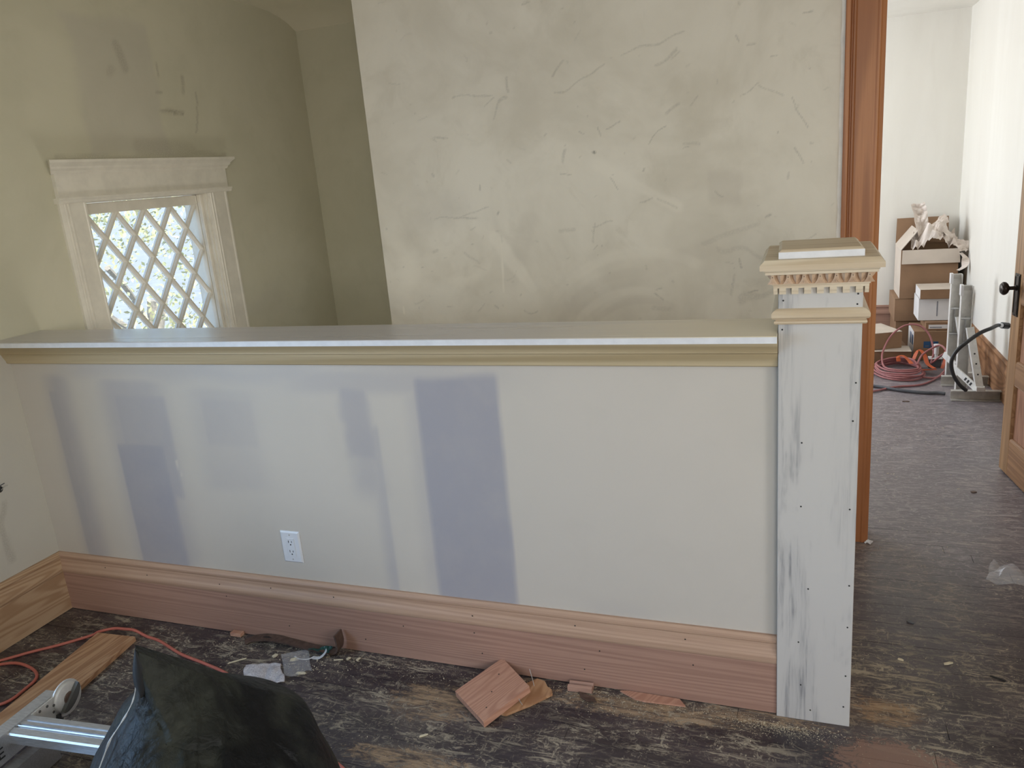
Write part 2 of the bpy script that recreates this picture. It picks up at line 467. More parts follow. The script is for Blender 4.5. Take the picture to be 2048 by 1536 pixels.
def make_film(name, col, opac, rough):
    m = bpy.data.materials.new(name); m.use_nodes = True
    t = m.node_tree; b = t.nodes['Principled BSDF']
    b.inputs['Base Color'].default_value = (*col, 1); b.inputs['Roughness'].default_value = rough
    nz = t.nodes.new('ShaderNodeTexNoise'); nz.inputs['Scale'].default_value = 26; nz.inputs['Detail'].default_value = 5
    mr = t.nodes.new('ShaderNodeMapRange'); mr.inputs[1].default_value = 0.3; mr.inputs[2].default_value = 0.7
    mr.inputs[3].default_value = opac*0.6; mr.inputs[4].default_value = min(1, opac*1.4)
    t.links.new(nz.outputs['Fac'], mr.inputs[0]); t.links.new(mr.outputs[0], b.inputs['Alpha'])
    return m
M['film'] = make_film('clear_plastic_film', (0.85,0.85,0.88), 0.16, 0.08)
M['film_milky'] = make_film('milky_plastic_film', (0.78,0.74,0.76), 0.6, 0.22)

def make_bag():
    N = NT('black_bin_liner', 0.5, 0.22)
    p = N.obj()
    d = N.noise(p, 5.0, 5, 0.6, 0.6)
    N.color(N.mix(N.ramp(d, 0.42, 0.7), srgb(9,10,12), srgb(52,54,47)))
    N.put(N.b.inputs['Roughness'], N.ramp(d, 0.35, 0.7, 0.55, 0.75))
    N.bump(N.math('ADD', N.noise(p, 34.0, 4, 0.6, 0.5), N.math('MULTIPLY', N.noise(p, 9.0, 3, 0.5, 1.2), 2.5)), 0.5, 0.014)
    return N.m
M['bag'] = make_bag()

def make_leaf():
    N = NT('tree_leaf', 0.5, 0.3)
    r = N.n('ShaderNodeObjectInfo').outputs['Random']
    f = N.noise(N.pos(), 3.0, 3, 0.6)
    N.color(N.mix(N.ramp(f, 0.35, 0.65), srgb(176,186,146), srgb(222,216,168)))
    N.b.inputs['Transmission Weight'].default_value = 0.0
    return N.m
M['leaf'] = make_leaf()

# ------------------------------------------------------------------ measured sizes (metres)
XL = -2.70                 # left wall
YW = 1.968                 # half wall front face
YH = 2.112                 # half wall back face
YB = 3.05                  # stair-side wall with the doorway
YA = 4.10                  # back of the stair alcove
XC = -1.727                # outer corner of the stair-side wall
XR = 1.092                 # far room right wall
YF = 6.80                  # far room back wall
ZC = 2.45
ZF = 2.355
PX0, PX1, PY0, PY1 = -0.056, 0.128, 1.937, 2.185   # newel post shaft

rng = random.Random(7)

# ------------------------------------------------------------------ walls drawn as fine grids with scuff marks
def n2(x, z, s, seed):
    return noise.noise(Vector((x*s + seed*7.3, z*s - seed*3.1, seed)))

def grid_wall(name, mat, origin, u, v, us, vs, hole=None, marks=None, back=None, back_mat=None):
    """front face as a grid over the coordinate lists us, vs; marks(U, V) returns three arrays"""
    origin, u, v = np.array(origin, float), np.array(u, float), np.array(v, float)
    us, vs = np.array(us), np.array(vs)
    U, V = np.meshgrid(us, vs)
    P = origin + U[..., None]*u + V[..., None]*v
    nu, nv = len(us), len(vs)
    faces = []
    for j in range(nv-1):
        for i in range(nu-1):
            if hole and hole[0]-1e-6 <= us[i] and us[i+1] <= hole[1]+1e-6 and hole[2]-1e-6 <= vs[j] and vs[j+1] <= hole[3]+1e-6:
                continue
            k = j*nu + i
            faces.append((k, k+1, k+nu+1, k+nu))
    verts = P.reshape(-1, 3)
    nfront = len(verts)
    mb_v = [tuple(p) for p in verts]
    if back:
        n = len(mb_v); mb_v += back.v; faces += [tuple(i+n for i in q) for q in back.f]
    me = bpy.data.meshes.new(name)
    me.from_pydata(mb_v, [], faces)
    me.materials.append(mat)
    col = np.zeros((len(mb_v), 4), np.float32); col[:, 3] = 1
    if marks:
        r, g, b = marks(U, V)
        col[:nfront, 0] = np.clip(r, 0, 1).ravel(); col[:nfront, 1] = np.clip(g, 0, 1).ravel(); col[:nfront, 2] = np.clip(b, 0, 1).ravel()
    at = me.color_attributes.new('marks', 'FLOAT_COLOR', 'POINT')
    at.data.foreach_set('color', col.ravel())
    o = bpy.data.objects.new(name, me)
    C.objects.link(o); o['kind'] = 'structure'
    return o

def sstep(a, b, x):
    t = np.clip((x-a)/(b-a), 0, 1); return t*t*(3-2*t)

def vnoise(U, V, s, seed):
    r = np.random.RandomState(seed)
    g = r.rand(64, 64)
    x, y = U*s + 100, V*s + 100
    xi, yi = np.floor(x).astype(int), np.floor(y).astype(int)
    fx, fy = x-xi, y-yi
    fx, fy = fx*fx*(3-2*fx), fy*fy*(3-2*fy)
    G = lambda i, j: g[j % 64, i % 64]
    return (G(xi,yi)*(1-fx)+G(xi+1,yi)*fx)*(1-fy) + (G(xi,yi+1)*(1-fx)+G(xi+1,yi+1)*fx)*fy

def rect(U, V, x0, x1, z0, z1, sx=0.03, sz=0.03, wob=0.03, seed=1, amt=1.0):
    W = U + (vnoise(U, V, 7, seed)-0.5)*wob*2 + (vnoise(U, V, 28, seed+9)-0.5)*wob*0.5
    H = V + (vnoise(U, V, 6, seed+5)-0.5)*wob*2
    return amt*sstep(x0-sx, x0+sx, W)*(1-sstep(x1-sx, x1+sx, W))*sstep(z0-sz, z0+sz, H)*(1-sstep(z1-sz, z1+sz, H))

def seg(U, V, a, b, w, seed=1, amt=1.0, wob=0.01):
    X = U + (vnoise(U, V, 14, seed)-0.5)*wob*2; Y = V + (vnoise(U, V, 14, seed+3)-0.5)*wob*2
    dx, dy = b[0]-a[0], b[1]-a[1]
    t = np.clip(((X-a[0])*dx + (Y-a[1])*dy)/(dx*dx+dy*dy), 0, 1)
    d = np.hypot(X-a[0]-t*dx, Y-a[1]-t*dy)
    return amt*(1-sstep(w*0.35, w, d))

def arc(U, V, c, r, w, a0, a1, seed=1, amt=1.0):
    d = np.hypot(U-c[0], V-c[1]); th = np.degrees(np.arctan2(V-c[1], U-c[0]))
    m = (1-sstep(w*0.3, w, np.abs(d-r)))*sstep(a0-4, a0+4, th)*(1-sstep(a1-4, a1+4, th))
    return amt*m*(0.5+0.8*vnoise(U, V, 18, seed))

def mx(*a):
    r = a[0]
    for k in a[1:]: r = np.maximum(r, k)
    return r

# half wall beside the stair ------------------------------------------------
def half_marks(U, V):
    # vertical strips and patches of joint compound, feathered on one side
    def strip(x0, x1, z0, z1, sl, sr, amt, seed, lean=0.0, wob=0.008):
        return rect(U - lean*(V-0.5), V, x0, x1, z0, z1, 0.01, 0.02, wob, seed, amt) * sstep(x0, x0+sl, U - lean*(V-0.5)) * (1-sstep(x1-sr, x1, U - lean*(V-0.5)))
    r = mx(strip(-2.60, -2.40, 0.1, 0.95, 0.10, 0.10, 0.7, 1), strip(-2.56, -2.455, 0.15, 0.90, 0.02, 0.06, 0.8, 21),
           strip(-2.34, -1.96, 0.1, 0.93, 0.10, 0.14, 0.55, 2), strip(-2.285, -2.03, 0.12, 0.70, 0.012, 0.05, 0.95, 22), strip(-2.27, -2.0, 0.5, 0.885, 0.04, 0.03, 0.7, 23),
           strip(-1.875, -1.655, 0.70, 0.878, 0.012, 0.012, 0.42, 3), strip(-1.96, -1.60, 0.55, 0.90, 0.1, 0.1, 0.25, 31),
           rect(U, V, -1.345, -1.235, 0.66, 0.925, 0.02, 0.03, 0.025, 4, 0.65), rect(U, V, -1.32, -1.22, 0.55, 0.75, 0.04, 0.06, 0.03, 41, 0.45),
           strip(-1.27, -1.20, 0.2, 0.80, 0.05, 0.015, 0.5, 5), strip(-1.13, -1.04, 0.22, 0.9, 0.06, 0.02, 0.3, 51),
           strip(-1.085, -0.80, 0.12, 0.955, 0.03, 0.008, 1.0, 6), strip(-0.99, -0.80, 0.1, 0.92, 0.06, 0.006, 1.0, 61),
           rect(U, V, -2.5, -0.82, 0.925, 0.975, 0.2, 0.03, 0.02, 7, 0.3), strip(-1.6,-0.85,0.90,0.965,0.2,0.05,0.4,71),
           rect(U, V, -0.56, -0.40, 0.16, 0.28, 0.04, 0.04, 0.03, 8, 0.15))
    g = U*0
    b = mx(rect(U, V, -1.70, -1.40, 0.2, 0.9, 0.12, 0.15, 0.05, 11, 0.4), seg(U, V, (-2.02,0.64), (-2.015,0.585), 0.006, 4, 0.9, 0.0))
    return r, g, b
bk = MB().box((XL, YW+0.0008, -0.3), (PX0-0.0006, YH, 1.058))
grid_wall('wall_front', M['wall_half'], (0, YW, 0), (1,0,0), (0,0,1), np.linspace(XL, PX0-0.0006, 266), np.linspace(0.0, 1.058, 107), marks=half_marks, back=bk)

# tall wall on the far side of the stair -------------------------------------
def stair_marks(U, V):
    g = np.zeros_like(U); b = np.zeros_like(U)
    def S(x0, z0, x1, z1, w, amt, seed): 
        nonlocal g
        g = np.maximum(g, seg(U, V, (x0,z0), (x1,z1), max(0.004, w*0.45), seed, amt*0.55, 0.02))
    # pixel-measured scuffs and pencil-thin scratches
    S(-1.33,1.80,-1.17,1.80,0.010,0.55,1); S(-1.16,1.70,-1.10,1.80,0.012,0.5,2); S(-1.10,1.80,-1.09,1.86,0.012,0.5,3)
    S(-0.752,1.556,-0.748,1.552,0.02,1.8,3); S(-0.92,1.77,-0.72,1.84,0.010,0.5,4); S(-0.90,1.83,-0.85,1.88,0.014,0.55,5); S(-0.62,1.88,-0.40,1.92,0.010,0.5,6)
    S(-0.50,1.84,-0.42,1.87,0.022,0.45,7); S(-0.48,1.66,-0.43,1.70,0.022,0.5,8); S(-0.56,1.57,-0.49,1.63,0.006,0.7,9)
    S(-0.22,1.70,-0.14,1.72,0.006,0.6,10); S(-0.14,1.72,-0.06,1.68,0.006,0.45,11); S(-0.04,1.66,0.0,1.56,0.006,0.6,12)
    S(-0.02,1.50,0.01,1.44,0.006,0.6,13); S(-0.88,1.53,-0.86,1.56,0.02,0.5,14); S(-0.90,1.49,-0.86,1.48,0.008,0.6,15)
    S(-1.45,1.34,-1.20,1.36,0.010,0.45,16); S(-1.36,1.345,-1.28,1.345,0.012,0.6,17); S(-1.25,1.45,-1.245,1.46,0.012,0.9,18)
    S(-1.19,1.33,-1.187,1.34,0.012,0.9,19); S(-0.93,1.25,-0.87,1.25,0.02,0.35,20); S(-0.78,1.27,-0.70,1.28,0.010,0.5,21)
    S(-0.79,1.27,-0.79,1.22,0.008,0.5,22); S(-0.53,1.35,-0.46,1.31,0.012,0.35,23); S(-0.12,1.27,-0.11,1.275,0.016,0.7,24)
    S(-1.49,1.21,-1.47,1.22,0.022,0.4,25); S(-1.35,1.2,-1.29,1.13,0.014,0.35,26); S(-0.25,0.98,-0.24,1.04,0.02,0.35,27)
    S(-0.55,0.93,-0.49,0.93,0.03,0.3,28); S(-1.6,1.9,-1.55,1.89,0.01,0.4,29); S(-0.23,0.96,-0.12,1.0,0.035,0.35,30)
    S(-0.37,1.19,-0.15,1.24,0.03,0.25,31); S(-0.30,1.17,-0.12,1.13,0.03,0.25,32)
    for k in range(150):
        x, z, a = rng.uniform(-1.7, 0.1), rng.uniform(0.9, 2.3), rng.uniform(0, PI)
        l = rng.choice([0.004, 0.008, 0.012, 0.03, 0.06])
        S(x, z, x+l*math.cos(a), z+l*math.sin(a)*0.6, rng.uniform(0.004, 0.010), rng.uniform(0.2, 0.7), 40+k)
    r = mx(rect(U, V, -0.33, -0.22, 1.33, 1.45, 0.01, 0.02, 0.02, 50, 0.45), rect(U, V, -1.53, -1.33, 1.3, 1.42, 0.06, 0.05, 0.06, 51, 0.3),
           seg(U, V, (-1.15,1.06), (-1.05,1.30), 0.05, 52, 0.25), rect(U, V, -1.75, -0.95, 1.75, 2.4, 0.25, 0.25, 0.1, 53, 0.25),  # the wide soft rect paints the shadow at the wall's upper left
           arc(U, V, (-0.62, 0.72), 0.36, 0.03, 75, 175, 54, 0.35), arc(U, V, (-0.60, 0.70), 0.27, 0.02, 60, 170, 55, 0.3),
           seg(U, V, (-0.9,0.95), (-0.35,1.17), 0.05, 56, 0.25))
    b = mx(arc(U, V, (-0.60, 0.70), 0.46, 0.03, 60, 170, 57, 0.3), arc(U, V, (-0.62, 0.70), 0.31, 0.025, 70, 178, 58, 0.35),
           seg(U, V, (-1.2,1.25), (-1.05,1.03), 0.035, 59, 0.5), seg(U, V, (-1.18,1.02), (-1.17,1.22), 0.006, 60, 0.6, 0.0),
           arc(U, V, (-1.36, 1.2), 0.13, 0.03, -120, 60, 61, 0.25), rect(U, V, -1.69, -1.60, 0.9, 1.35, 0.04, 0.2, 0.05, 62, 0.5),
           seg(U, V, (-0.75,1.5), (-0.45,1.32), 0.03, 63, 0.3), rect(U, V, -1.25,-0.9,0.9,1.05,0.15,0.08,0.06,64,0.4),
           seg(U, V, (-1.66,0.97), (-1.655,0.94), 0.008, 65, 0.9), rect(U, V, -0.03, 0.11, 0.95, 1.6, 0.05, 0.15, 0.05, 66, 0.3))
    return r, g, b
bk = MB().box((XC, YB+0.0008, -1.4), (0.225, 3.17, ZC)).box((XC, 3.17, -1.4), (XC+0.11, YA, ZC))
grid_wall('wall_back', M['wall_stair'], (0, YB, 0), (1,0,0), (0,0,1), np.linspace(XC, 0.225, 420), np.concatenate(([-1.4,-0.6,0.0,0.4,0.8], np.linspace(0.86, 2.32, 320), [ZC])), marks=stair_marks, back=bk)
# lintel and right return of the doorway wall
wr = MB().box((0.225, YB, 2.06), (0.955, 3.17, ZC)).box((0.955, YB, 0), (1.9, 3.17, ZC))
struct('wall_doorway', wr, M['wall_plain'])

# wall with the lattice window (left wall beyond the half wall) ---------------
WY0, WY1, WZ0, WZ1 = 2.43, 3.14, 0.62, 1.535
def win_marks(U, V):
    g = np.zeros_like(U)
    for q in ((2.95,1.90,3.09,1.89,0.010,0.35),(3.00,1.903,3.05,1.900,0.006,0.6),(3.03,1.888,3.09,1.884,0.006,0.6),(2.96,1.895,3.0,1.9,0.006,0.5),(2.97,2.05,2.965,2.10,0.008,0.4),(3.11,1.98,3.12,2.05,0.015,0.35),
              (2.95,1.98,2.98,1.98,0.01,0.4),(2.76,2.15,2.79,2.07,0.03,0.3),(2.70,2.03,2.72,2.05,0.025,0.2),(3.16,1.80,3.20,1.98,0.006,0.35),
              (2.78,1.75,3.1,1.72,0.05,0.18),(2.36,1.705,3.33,1.705,0.02,0.25)):
        g = np.maximum(g, seg(U, V, q[:2], q[2:4], q[4], int(q[0]*100), q[5]))
    r = mx(rect(U, V, 2.52, 2.95, 1.72, 2.26, 0.02, 0.02, 0.03, 3, 0.42), rect(U, V, 3.2, 3.6, 0.9, 1.0, 0.1, 0.05, 0.05, 4, 0.25))
    low = (1-sstep(1.99, 2.0, U))*(1-sstep(1.04, 1.06, V))
    r = np.maximum(r, low*(0.75+0.25*vnoise(U, V, 6, 77)))
    g = np.maximum(g, low*np.maximum(seg(U, V, (1.80,0.50), (1.78,0.30), 0.02, 78, 0.3, 0.02), seg(U, V, (1.72,0.62), (1.74,0.40), 0.03, 79, 0.2, 0.02)))
    b = mx(rect(U, V, 2.3, 2.52, 1.72, 2.2, 0.08, 0.1, 0.05, 5, 0.35))
    return r, g, b
def axis(lo, hi, step, keys):
    ks = sorted(set([lo, hi] + [k for k in keys if lo < k < hi])); out = []
    for a, b_ in zip(ks[:-1], ks[1:]):
        n = max(1, int(round((b_-a)/step))); out += list(np.linspace(a, b_, n, endpoint=False))
    return out + [hi]
MY0, MY1, MZ0, MZ1 = -0.15, 0.90, 0.68, 1.93        # main room window on the same wall
bk = MB()
for lo, hi in (((1.3,-1.4),(WY0,ZC+.1)), ((WY1,-1.4),(YA,ZC+.1)), ((WY0,-1.4),(WY1,WZ0)), ((WY0,WZ1),(WY1,ZC+.1)),
               ((-2.2,0),(MY0,ZC)), ((MY1,0),(1.3,ZC)), ((MY0,0),(MY1,MZ0)), ((MY0,MZ1),(MY1,ZC))):
    bk.box((XL-0.14, lo[0], lo[1]), (XL-(0.0008 if lo[0] >= 1.3 else 0), hi[0], hi[1]))
grid_wall('wall_left', M['wall_window'], (XL, 0, 0), (0,1,0), (0,0,1), axis(1.3, YA, 0.011, (WY0, WY1)), [-1.4, -0.5] + axis(0.0, ZC+.1, 0.011, (WZ0, WZ1)),
          hole=(WY0, WY1, WZ0, WZ1), marks=win_marks, back=bk)

# alcove back wall, other room walls ----------------------------------------
struct('wall_alcove', MB().box((XL, YA, -1.4), (XC+0.11, YA+0.12, ZC+.1)), M['wall_window'])
rwm = MB()
for lo, hi in (((-2.3,0),(-0.86,ZC)), ((0.46,0),(3.17,ZC)), ((-0.86,0),(0.46,0.78)), ((-0.86,2.12),(0.46,ZC))):
    rwm.box((1.9, lo[0], lo[1]), (2.02, hi[0], hi[1]))
struct('wall_right', rwm, M['wall_plain'])
rw = MB()
for lo, hi in (((XL-.14,0),(0.15,ZC)), ((1.75,0),(2.02,ZC)), ((0.15,0),(1.75,0.95)), ((0.15,2.25),(1.75,ZC))):
    rw.box((lo[0], -2.3, lo[1]), (hi[0], -2.2, hi[1]))
struct('wall_rear', rw, M['wall_plain'])
struct('wall_far_right', MB().box((XR, 3.17, 0), (XR+0.12, YF+0.1, ZF)), M['wall_far'])
struct('wall_far_back', MB().box((-1.72, YF, 0), (XR+0.12, YF+0.12, ZF)), M['wall_far'])
fw = MB()
for lo, hi in (((4.1,0),(4.9,ZF)), ((6.3,0),(YF,ZF)), ((4.9,0),(6.3,0.6)), ((4.9,2.2),(6.3,ZF))):
    fw.box((XC, lo[0], lo[1]), (XC+0.11, hi[0], hi[1]))
struct('wall_far_left', fw, M['wall_far'])

# ceilings: the stair ceiling dips in a soft cove to the alcove
prof = [(-2.3,ZC),(3.5,ZC),(3.72,2.449),(3.86,2.440),(3.96,2.422),(4.03,2.402),(4.10,2.368),(4.22,2.368),(4.22,2.6),(-2.3,2.6)]
cm = MB()
n = len(prof)
xs = (XL-0.14, XC+0.11)
vs = [(x, y, z) for x in xs for y, z in prof]
cm.add(vs, [(i,(i+1)%n,n+(i+1)%n,n+i) for i in range(n)] + [tuple(range(n)), tuple(range(n,2*n))])
cm.box((XC+0.11, -2.3, ZC), (2.02, 3.17, 2.6))
struct('ceiling', cm, M['ceil'], smooth=25)
struct('ceiling_far', MB().box((XC, 3.17, ZF), (XR+0.12, YF+0.12, ZF+0.25)), M['wall_far'])

# ------------------------------------------------------------------ floor boards
fl = MB().box((XL-0.14, -2.3, -0.3), (2.02, YW+0.03, -0.016)).box((PX0, YW+0.03, -0.3), (2.02, YF+0.1, -0.016)) \
     .box((XC, 3.17, -0.3), (PX0, YF+0.1, -0.016))
floor = struct('floor', fl, M['seam'])
def plank(x0, x1, y0, y1, dz=0.0):
    b = MB().box((x0, y0, -0.016), (x1, y1, dz))
    return b.build('plank', M['floor'], floor, fix=False)
PW = 0.0585
y = 0.60
while y < 3.16:
    y1 = y + PW
    a = XL if y < YW else PX0+0.0
    e = 1.9 if y < YB else 0.955
    cuts = [a]
    x = a + rng.uniform(0.5, 1.6)
    while x < min(e, 1.4) - 0.4:
        cuts.append(x); x += rng.uniform(1.1, 2.0)
    cuts.append(e)
    for p, q in zip(cuts[:-1], cuts[1:]):
        plank(p+0.0006, q-0.0006, y+0.0007, y1-0.0007, rng.choice([0, -0.0003, -0.0006, 0]))
    y = y1
yend = y
# boards out of sight behind the camera and the far room, where single boards no longer show
rest = MB().box((XL, -2.2, -0.016), (1.9, 0.60, 0)).box((XC+0.11, yend, -0.016), (XR, YF, 0))
rest.build('far_boards', M['floor'], floor)
# stairwell landing below
struct('floor_landing', MB().box((XL, YH, -1.4), (PX0, YB, -1.3)).box((XL, YB, -1.4), (XC, YA, -1.3)), M['floor'])
struct('wall_stairwell', MB().box((XL, YH-0.001, -1.4), (PX0, YH+0.02, -0.016)).box((PX0-0.03, YH, -1.4), (PX0, YB, -0.016)), M['wall_plain'])

# ------------------------------------------------------------------ baseboards
BASE = [(0,0),(0.022,0),(0.022,0.158)]
CAPM = [(0,0.158),(0.0235,0.158),(0.0265,0.163),(0.0270,0.172),(0.0255,0.182),(0.0205,0.190),(0.0165,0.196),(0.0145,0.206),(0.0145,0.214),(0.0175,0.219),(0.0175,0.224),(0.012,0.232),(0.008,0.235),(0,0.235)]
BRD = [(0,0.002),(0.022,0.002),(0.022,0.1565),(0.021,0.158),(0,0.158)]
def baseboard(name, p0, p1, out, mat, m0=0.0, m1=0.0, mmat=None):
    b = struct(name, MB().sweep(BRD, p0, p1, out, (0,0,1), m0, m1), mat)
    MB().sweep(CAPM, p0, p1, out, (0,0,1), m0, m1).build('base_moulding', mmat or mat, b, smooth=30)
    return b
bb = baseboard('baseboard_front', (XL, YW, 0), (PX0-0.0005, YW, 0), (0,-1,0), M['fir_base'], 1.0, 0, M['fir_mould'])
baseboard('baseboard_left', (XL, -2.2, 0), (XL, YW, 0), (1,0,0), M['fir_base_y'], 0, -1.0)
baseboard('baseboard_back', (XC+0.11, YF, 0), (XR, YF, 0), (0,-1,0), M['fir_base'], 0, -1.0)
baseboard('baseboard_right', (XR, 3.17, 0), (XR, YF, 0), (-1,0,0), M['fir_old'], 0, -1.0)
# nail holes in the front baseboard
nh = MB()
for x, z in ((-2.45,0.20),(-2.25,0.19),(-1.92,0.19),(-1.9,0.145),(-1.7,0.20),(-1.45,0.195),(-1.2,0.12),(-0.95,0.19),(-0.93,0.06),(-0.62,0.2),(-0.55,0.125),(-0.6,0.055),(-0.3,0.2),(-0.28,0.12),(-0.95,0.13),(-1.65,0.06),(-1.35,0.05)):
    d = 0.0222 if z < 0.158 else 0.0225
    nh.lathe([(0.0022,0),(0.0022,0.0005)], (x, YW-d, z), (0,-1,0), 8)
nh.build('nail_hole', M['slot'], bb)['kind'] = 'stuff'

# cap board and moulding of the half wall
cap = struct('trim_1', MB().box((XL, 1.898, 1.0595), (PX0-0.0015, 2.118, 1.077), 0.0015), M['shelf'], label='long primed cap board on the half wall')
MB().box((XL, 1.8965, 1.0600), (PX0-0.0015, 1.8985, 1.0755)).build('front_edge', M['white'], cap)['label'] = 'white primed front edge'
OG = [(0,0.988),(0.012,0.988),(0.016,0.991),(0.017,0.998),(0.021,1.006),(0.026,1.016),(0.029,1.024),(0.034,1.028),(0.034,1.031),(0.037,1.032),(0.038,1.036),(0.045,1.045),(0.050,1.052),(0.052,1.0593),(0,1.0593)]
tm = struct('trim_2', MB().sweep(OG, (XL, YW, 0), (PX0-0.001, YW, 0), (0,-1,0), (0,0,1)), M['poplar'], smooth=28, label='raw poplar moulding under the cap board')

# ------------------------------------------------------------------ newel post
post = thing('newel_post', 'square whitewashed newel post with raw pine cap at the end of the half wall', 'post', (0,0,0))
cx, cy = (PX0+PX1)/2, (PY0+PY1)/2
MB().box((PX0, PY0, 0.0), (PX1, PY0+0.019, 1.21), 0.0012).build('front_board', M['primer'], post)
MB().box((PX0+0.0005, PY0+0.0195, 0.0), (PX0+0.019, PY1, 1.21)).build('side_board', M['primer'], post)
MB().box((PX1-0.019, PY0+0.0195, 0.0), (PX1-0.0005, PY1, 1.21)).build('side_board', M['offcut'], post)
MB().box((PX0+0.0195, PY1-0.019, 0.0), (PX1-0.0195, PY1, 1.21)).build('back_board', M['primer'], post)
nh = MB()
for x, z in ((0.118,0.955),(0.114,0.86),(0.117,0.42),(0.116,0.30),(0.115,0.155),(0.112,0.06),(0.02,0.40),(-0.002,0.24),(0.005,0.11),(0.0,0.80),(-0.047,1.085),(-0.045,1.155),(0.117,1.167),(0.116,1.143),(0.113,0.63),(0.0,0.63),(0.03,0.035)):
    nh.lathe([(0.0022,0),(0.0022,0.0006)], (x, PY0-0.0002, z), (0,-1,0), 8)
nh.build('nail_hole', M['slot'], post)['kind'] = 'stuff'

def ring_moulding(name, prof, mat_x, mat_y, parent, x0=PX0, x1=PX1, y0=PY0, y1=PY1, sm=30):
    """four mitred lengths around the shaft"""
    a = MB().sweep(prof, (x0,y0,0), (x1,y0,0), (0,-1,0), (0,0,1), -1, 1).build(name, mat_x, parent, smooth=sm)
    MB().sweep(prof, (x1,y1,0), (x0,y1,0), (0,1,0), (0,0,1), -1, 1).build(name, mat_x, parent, smooth=sm)
    MB().sweep(prof, (x0,y1,0), (x0,y0,0), (-1,0,0), (0,0,1), -1, 1).build(name, mat_y, parent, smooth=sm)
    MB().sweep(prof, (x1,y0,0), (x1,y1,0), (1,0,0), (0,0,1), -1, 1).build(name, mat_y, parent, smooth=sm)
NECK = [(0,1.099),(0.0075,1.099),(0.0100,1.1025),(0.0092,1.1065),(0.0055,1.1085),(0.0060,1.1105),(0.0120,1.1120),(0.0155,1.1165),(0.0158,1.1235),(0.0125,1.1295),(0.006,1.134),(0,1.136)]
ring_moulding('neck_moulding', NECK, M['pine'], M['pine_y'], post)
FIL = [(0,1.186),(0.011,1.186),(0.011,1.192),(0.0135,1.193),(0.0135,1.196),(0,1.196)]
ring_moulding('dentil_fillet', FIL, M['pine'], M['pine_y'], post, sm=False)
# dentils: little blocks with a hollowed lower front
DEN = [(0.0002,1.171),(0.0075,1.171),(0.0082,1.176),(0.0102,1.180),(0.0108,1.186),(0.0002,1.186)]
def dentil(p0, p1, out, mat):
    MB().sweep(DEN, p0, p1, out, (0,0,1)).build('dentil', mat, post)
for k in range(7):
    x = -0.0465 + k*0.02755
    dentil((x-0.0075, PY0, 0), (x+0.0075, PY0, 0), (0,-1,0), M['pine'])
    dentil((x+0.0075, PY1, 0), (x-0.0075, PY1, 0), (0,1,0), M['pine'])
for k in range(9):
    yk = PY0 + 0.012 + k*0.0278
    dentil((PX0, yk+0.0075, 0), (PX0, yk-0.0075, 0), (-1,0,0), M['pine_y'])
    dentil((PX1, yk-0.0075, 0), (PX1, yk+0.0075, 0), (1,0,0), M['pine_y'])
# corner dentils seen at the left and right ends of the row
dentil((PX0-0.0108, PY0-0.0001, 0), (PX0-0.002, PY0-0.0001, 0), (0,-1,0), M['pine'])
dentil((PX1+0.002, PY0-0.0001, 0), (PX1+0.0108, PY0-0.0001, 0), (0,-1,0), M['pine'])

# egg and dart: a curved core with carved eggs, shells and darts
CORE = [(0,1.196),(0.0150,1.196),(0.0120,1.1978),(0.0095,1.203),(0.0110,1.209),(0.0140,1.215),(0.0170,1.2196),(0.0235,1.220),(0,1.220)]
ring_moulding('egg_and_dart_core', CORE, M['carved'], M['carved'], post)
def core_d(z):
    t = (z-1.196)/0.024
    return 0.0150 + 0.0115*t**1.5
def carve_unit(x, kind, p0, along, out):
    p0, along, out = Vector(p0), Vector(along), Vector(out)
    def P(a, d, z): return p0 + along*(x+a) + out*(core_d(z)+d) + Vector((0,0,z))
    if kind == 'egg':
        mb = MB(); vs = []; nz, na = 9, 9
        for j in range(nz):
            t = j/(nz-1); z = 1.1972 + 0.0222*t
            hw = 0.0086*(min(1, t*1.25+0.02))**0.55
            for i in range(na):
                s = -1 + 2*i/(na-1)
                # a keel down the middle, as on the carving
                vs.append(P(hw*s, -0.0060 + 0.0105*(1-abs(s))**0.7*(0.55+0.45*min(1, 2.2*t)), z))
        fs = [(j*na+i, j*na+i+1, (j+1)*na+i+1, (j+1)*na+i) for j in range(nz-1) for i in range(na-1)]
        mb.add(vs, fs); mb.build('carved_egg', M['carved'], post, smooth=40)
    else:
        # solid tongue between two eggs: narrow waist above, spreading foot below, with a dart cut proud of it
        mb = MB(); nz = 8; vs = []
        for j in range(nz):
            t = j/(nz-1); z = 1.1965 + 0.0232*t
            hw = 0.0040 + 0.0078*(1-t)**2.6
            for a_, d_ in ((-hw,-0.008),(-hw,0.0012),(-hw+0.0015,0.0022),(hw-0.0015,0.0022),(hw,0.0012),(hw,-0.008)):
                vs.append(P(a_, d_, z))
        fs = [(j*6+i, j*6+i+1, (j+1)*6+i+1, (j+1)*6+i) for j in range(nz-1) for i in range(5)] + [tuple(range(6)), tuple(range((nz-1)*6, nz*6))]
        mb.add(vs, fs); mb.build('carved_tongue', M['carved'], post)
        dm = MB()
        for sg in (-1, 1):
            dm.tube([P(0,0.0026,1.2085), P(sg*0.0022,0.0024,1.2030), P(sg*0.0062,0.0020,1.1985)], [0.0006,0.0011,0.0009], 6)
        dm.build('carved_dart', M['carved'], post)
        MB().add([P(0,0.0024,1.2070), P(-0.0018,0.0024,1.2010), P(0,0.0045,1.1980), P(0.0018,0.0024,1.2010)], [(0,1,2),(0,2,3)]).build('dart_keel', M['carved'], post)
        MB().lathe([(0.0011,0),(0.0011,0.0006)], P(0,0.0021,1.2140), out, 8).build('nail_hole', M['slot'], post)
W = PX1-PX0; D = PY1-PY0
pit = 0.0345
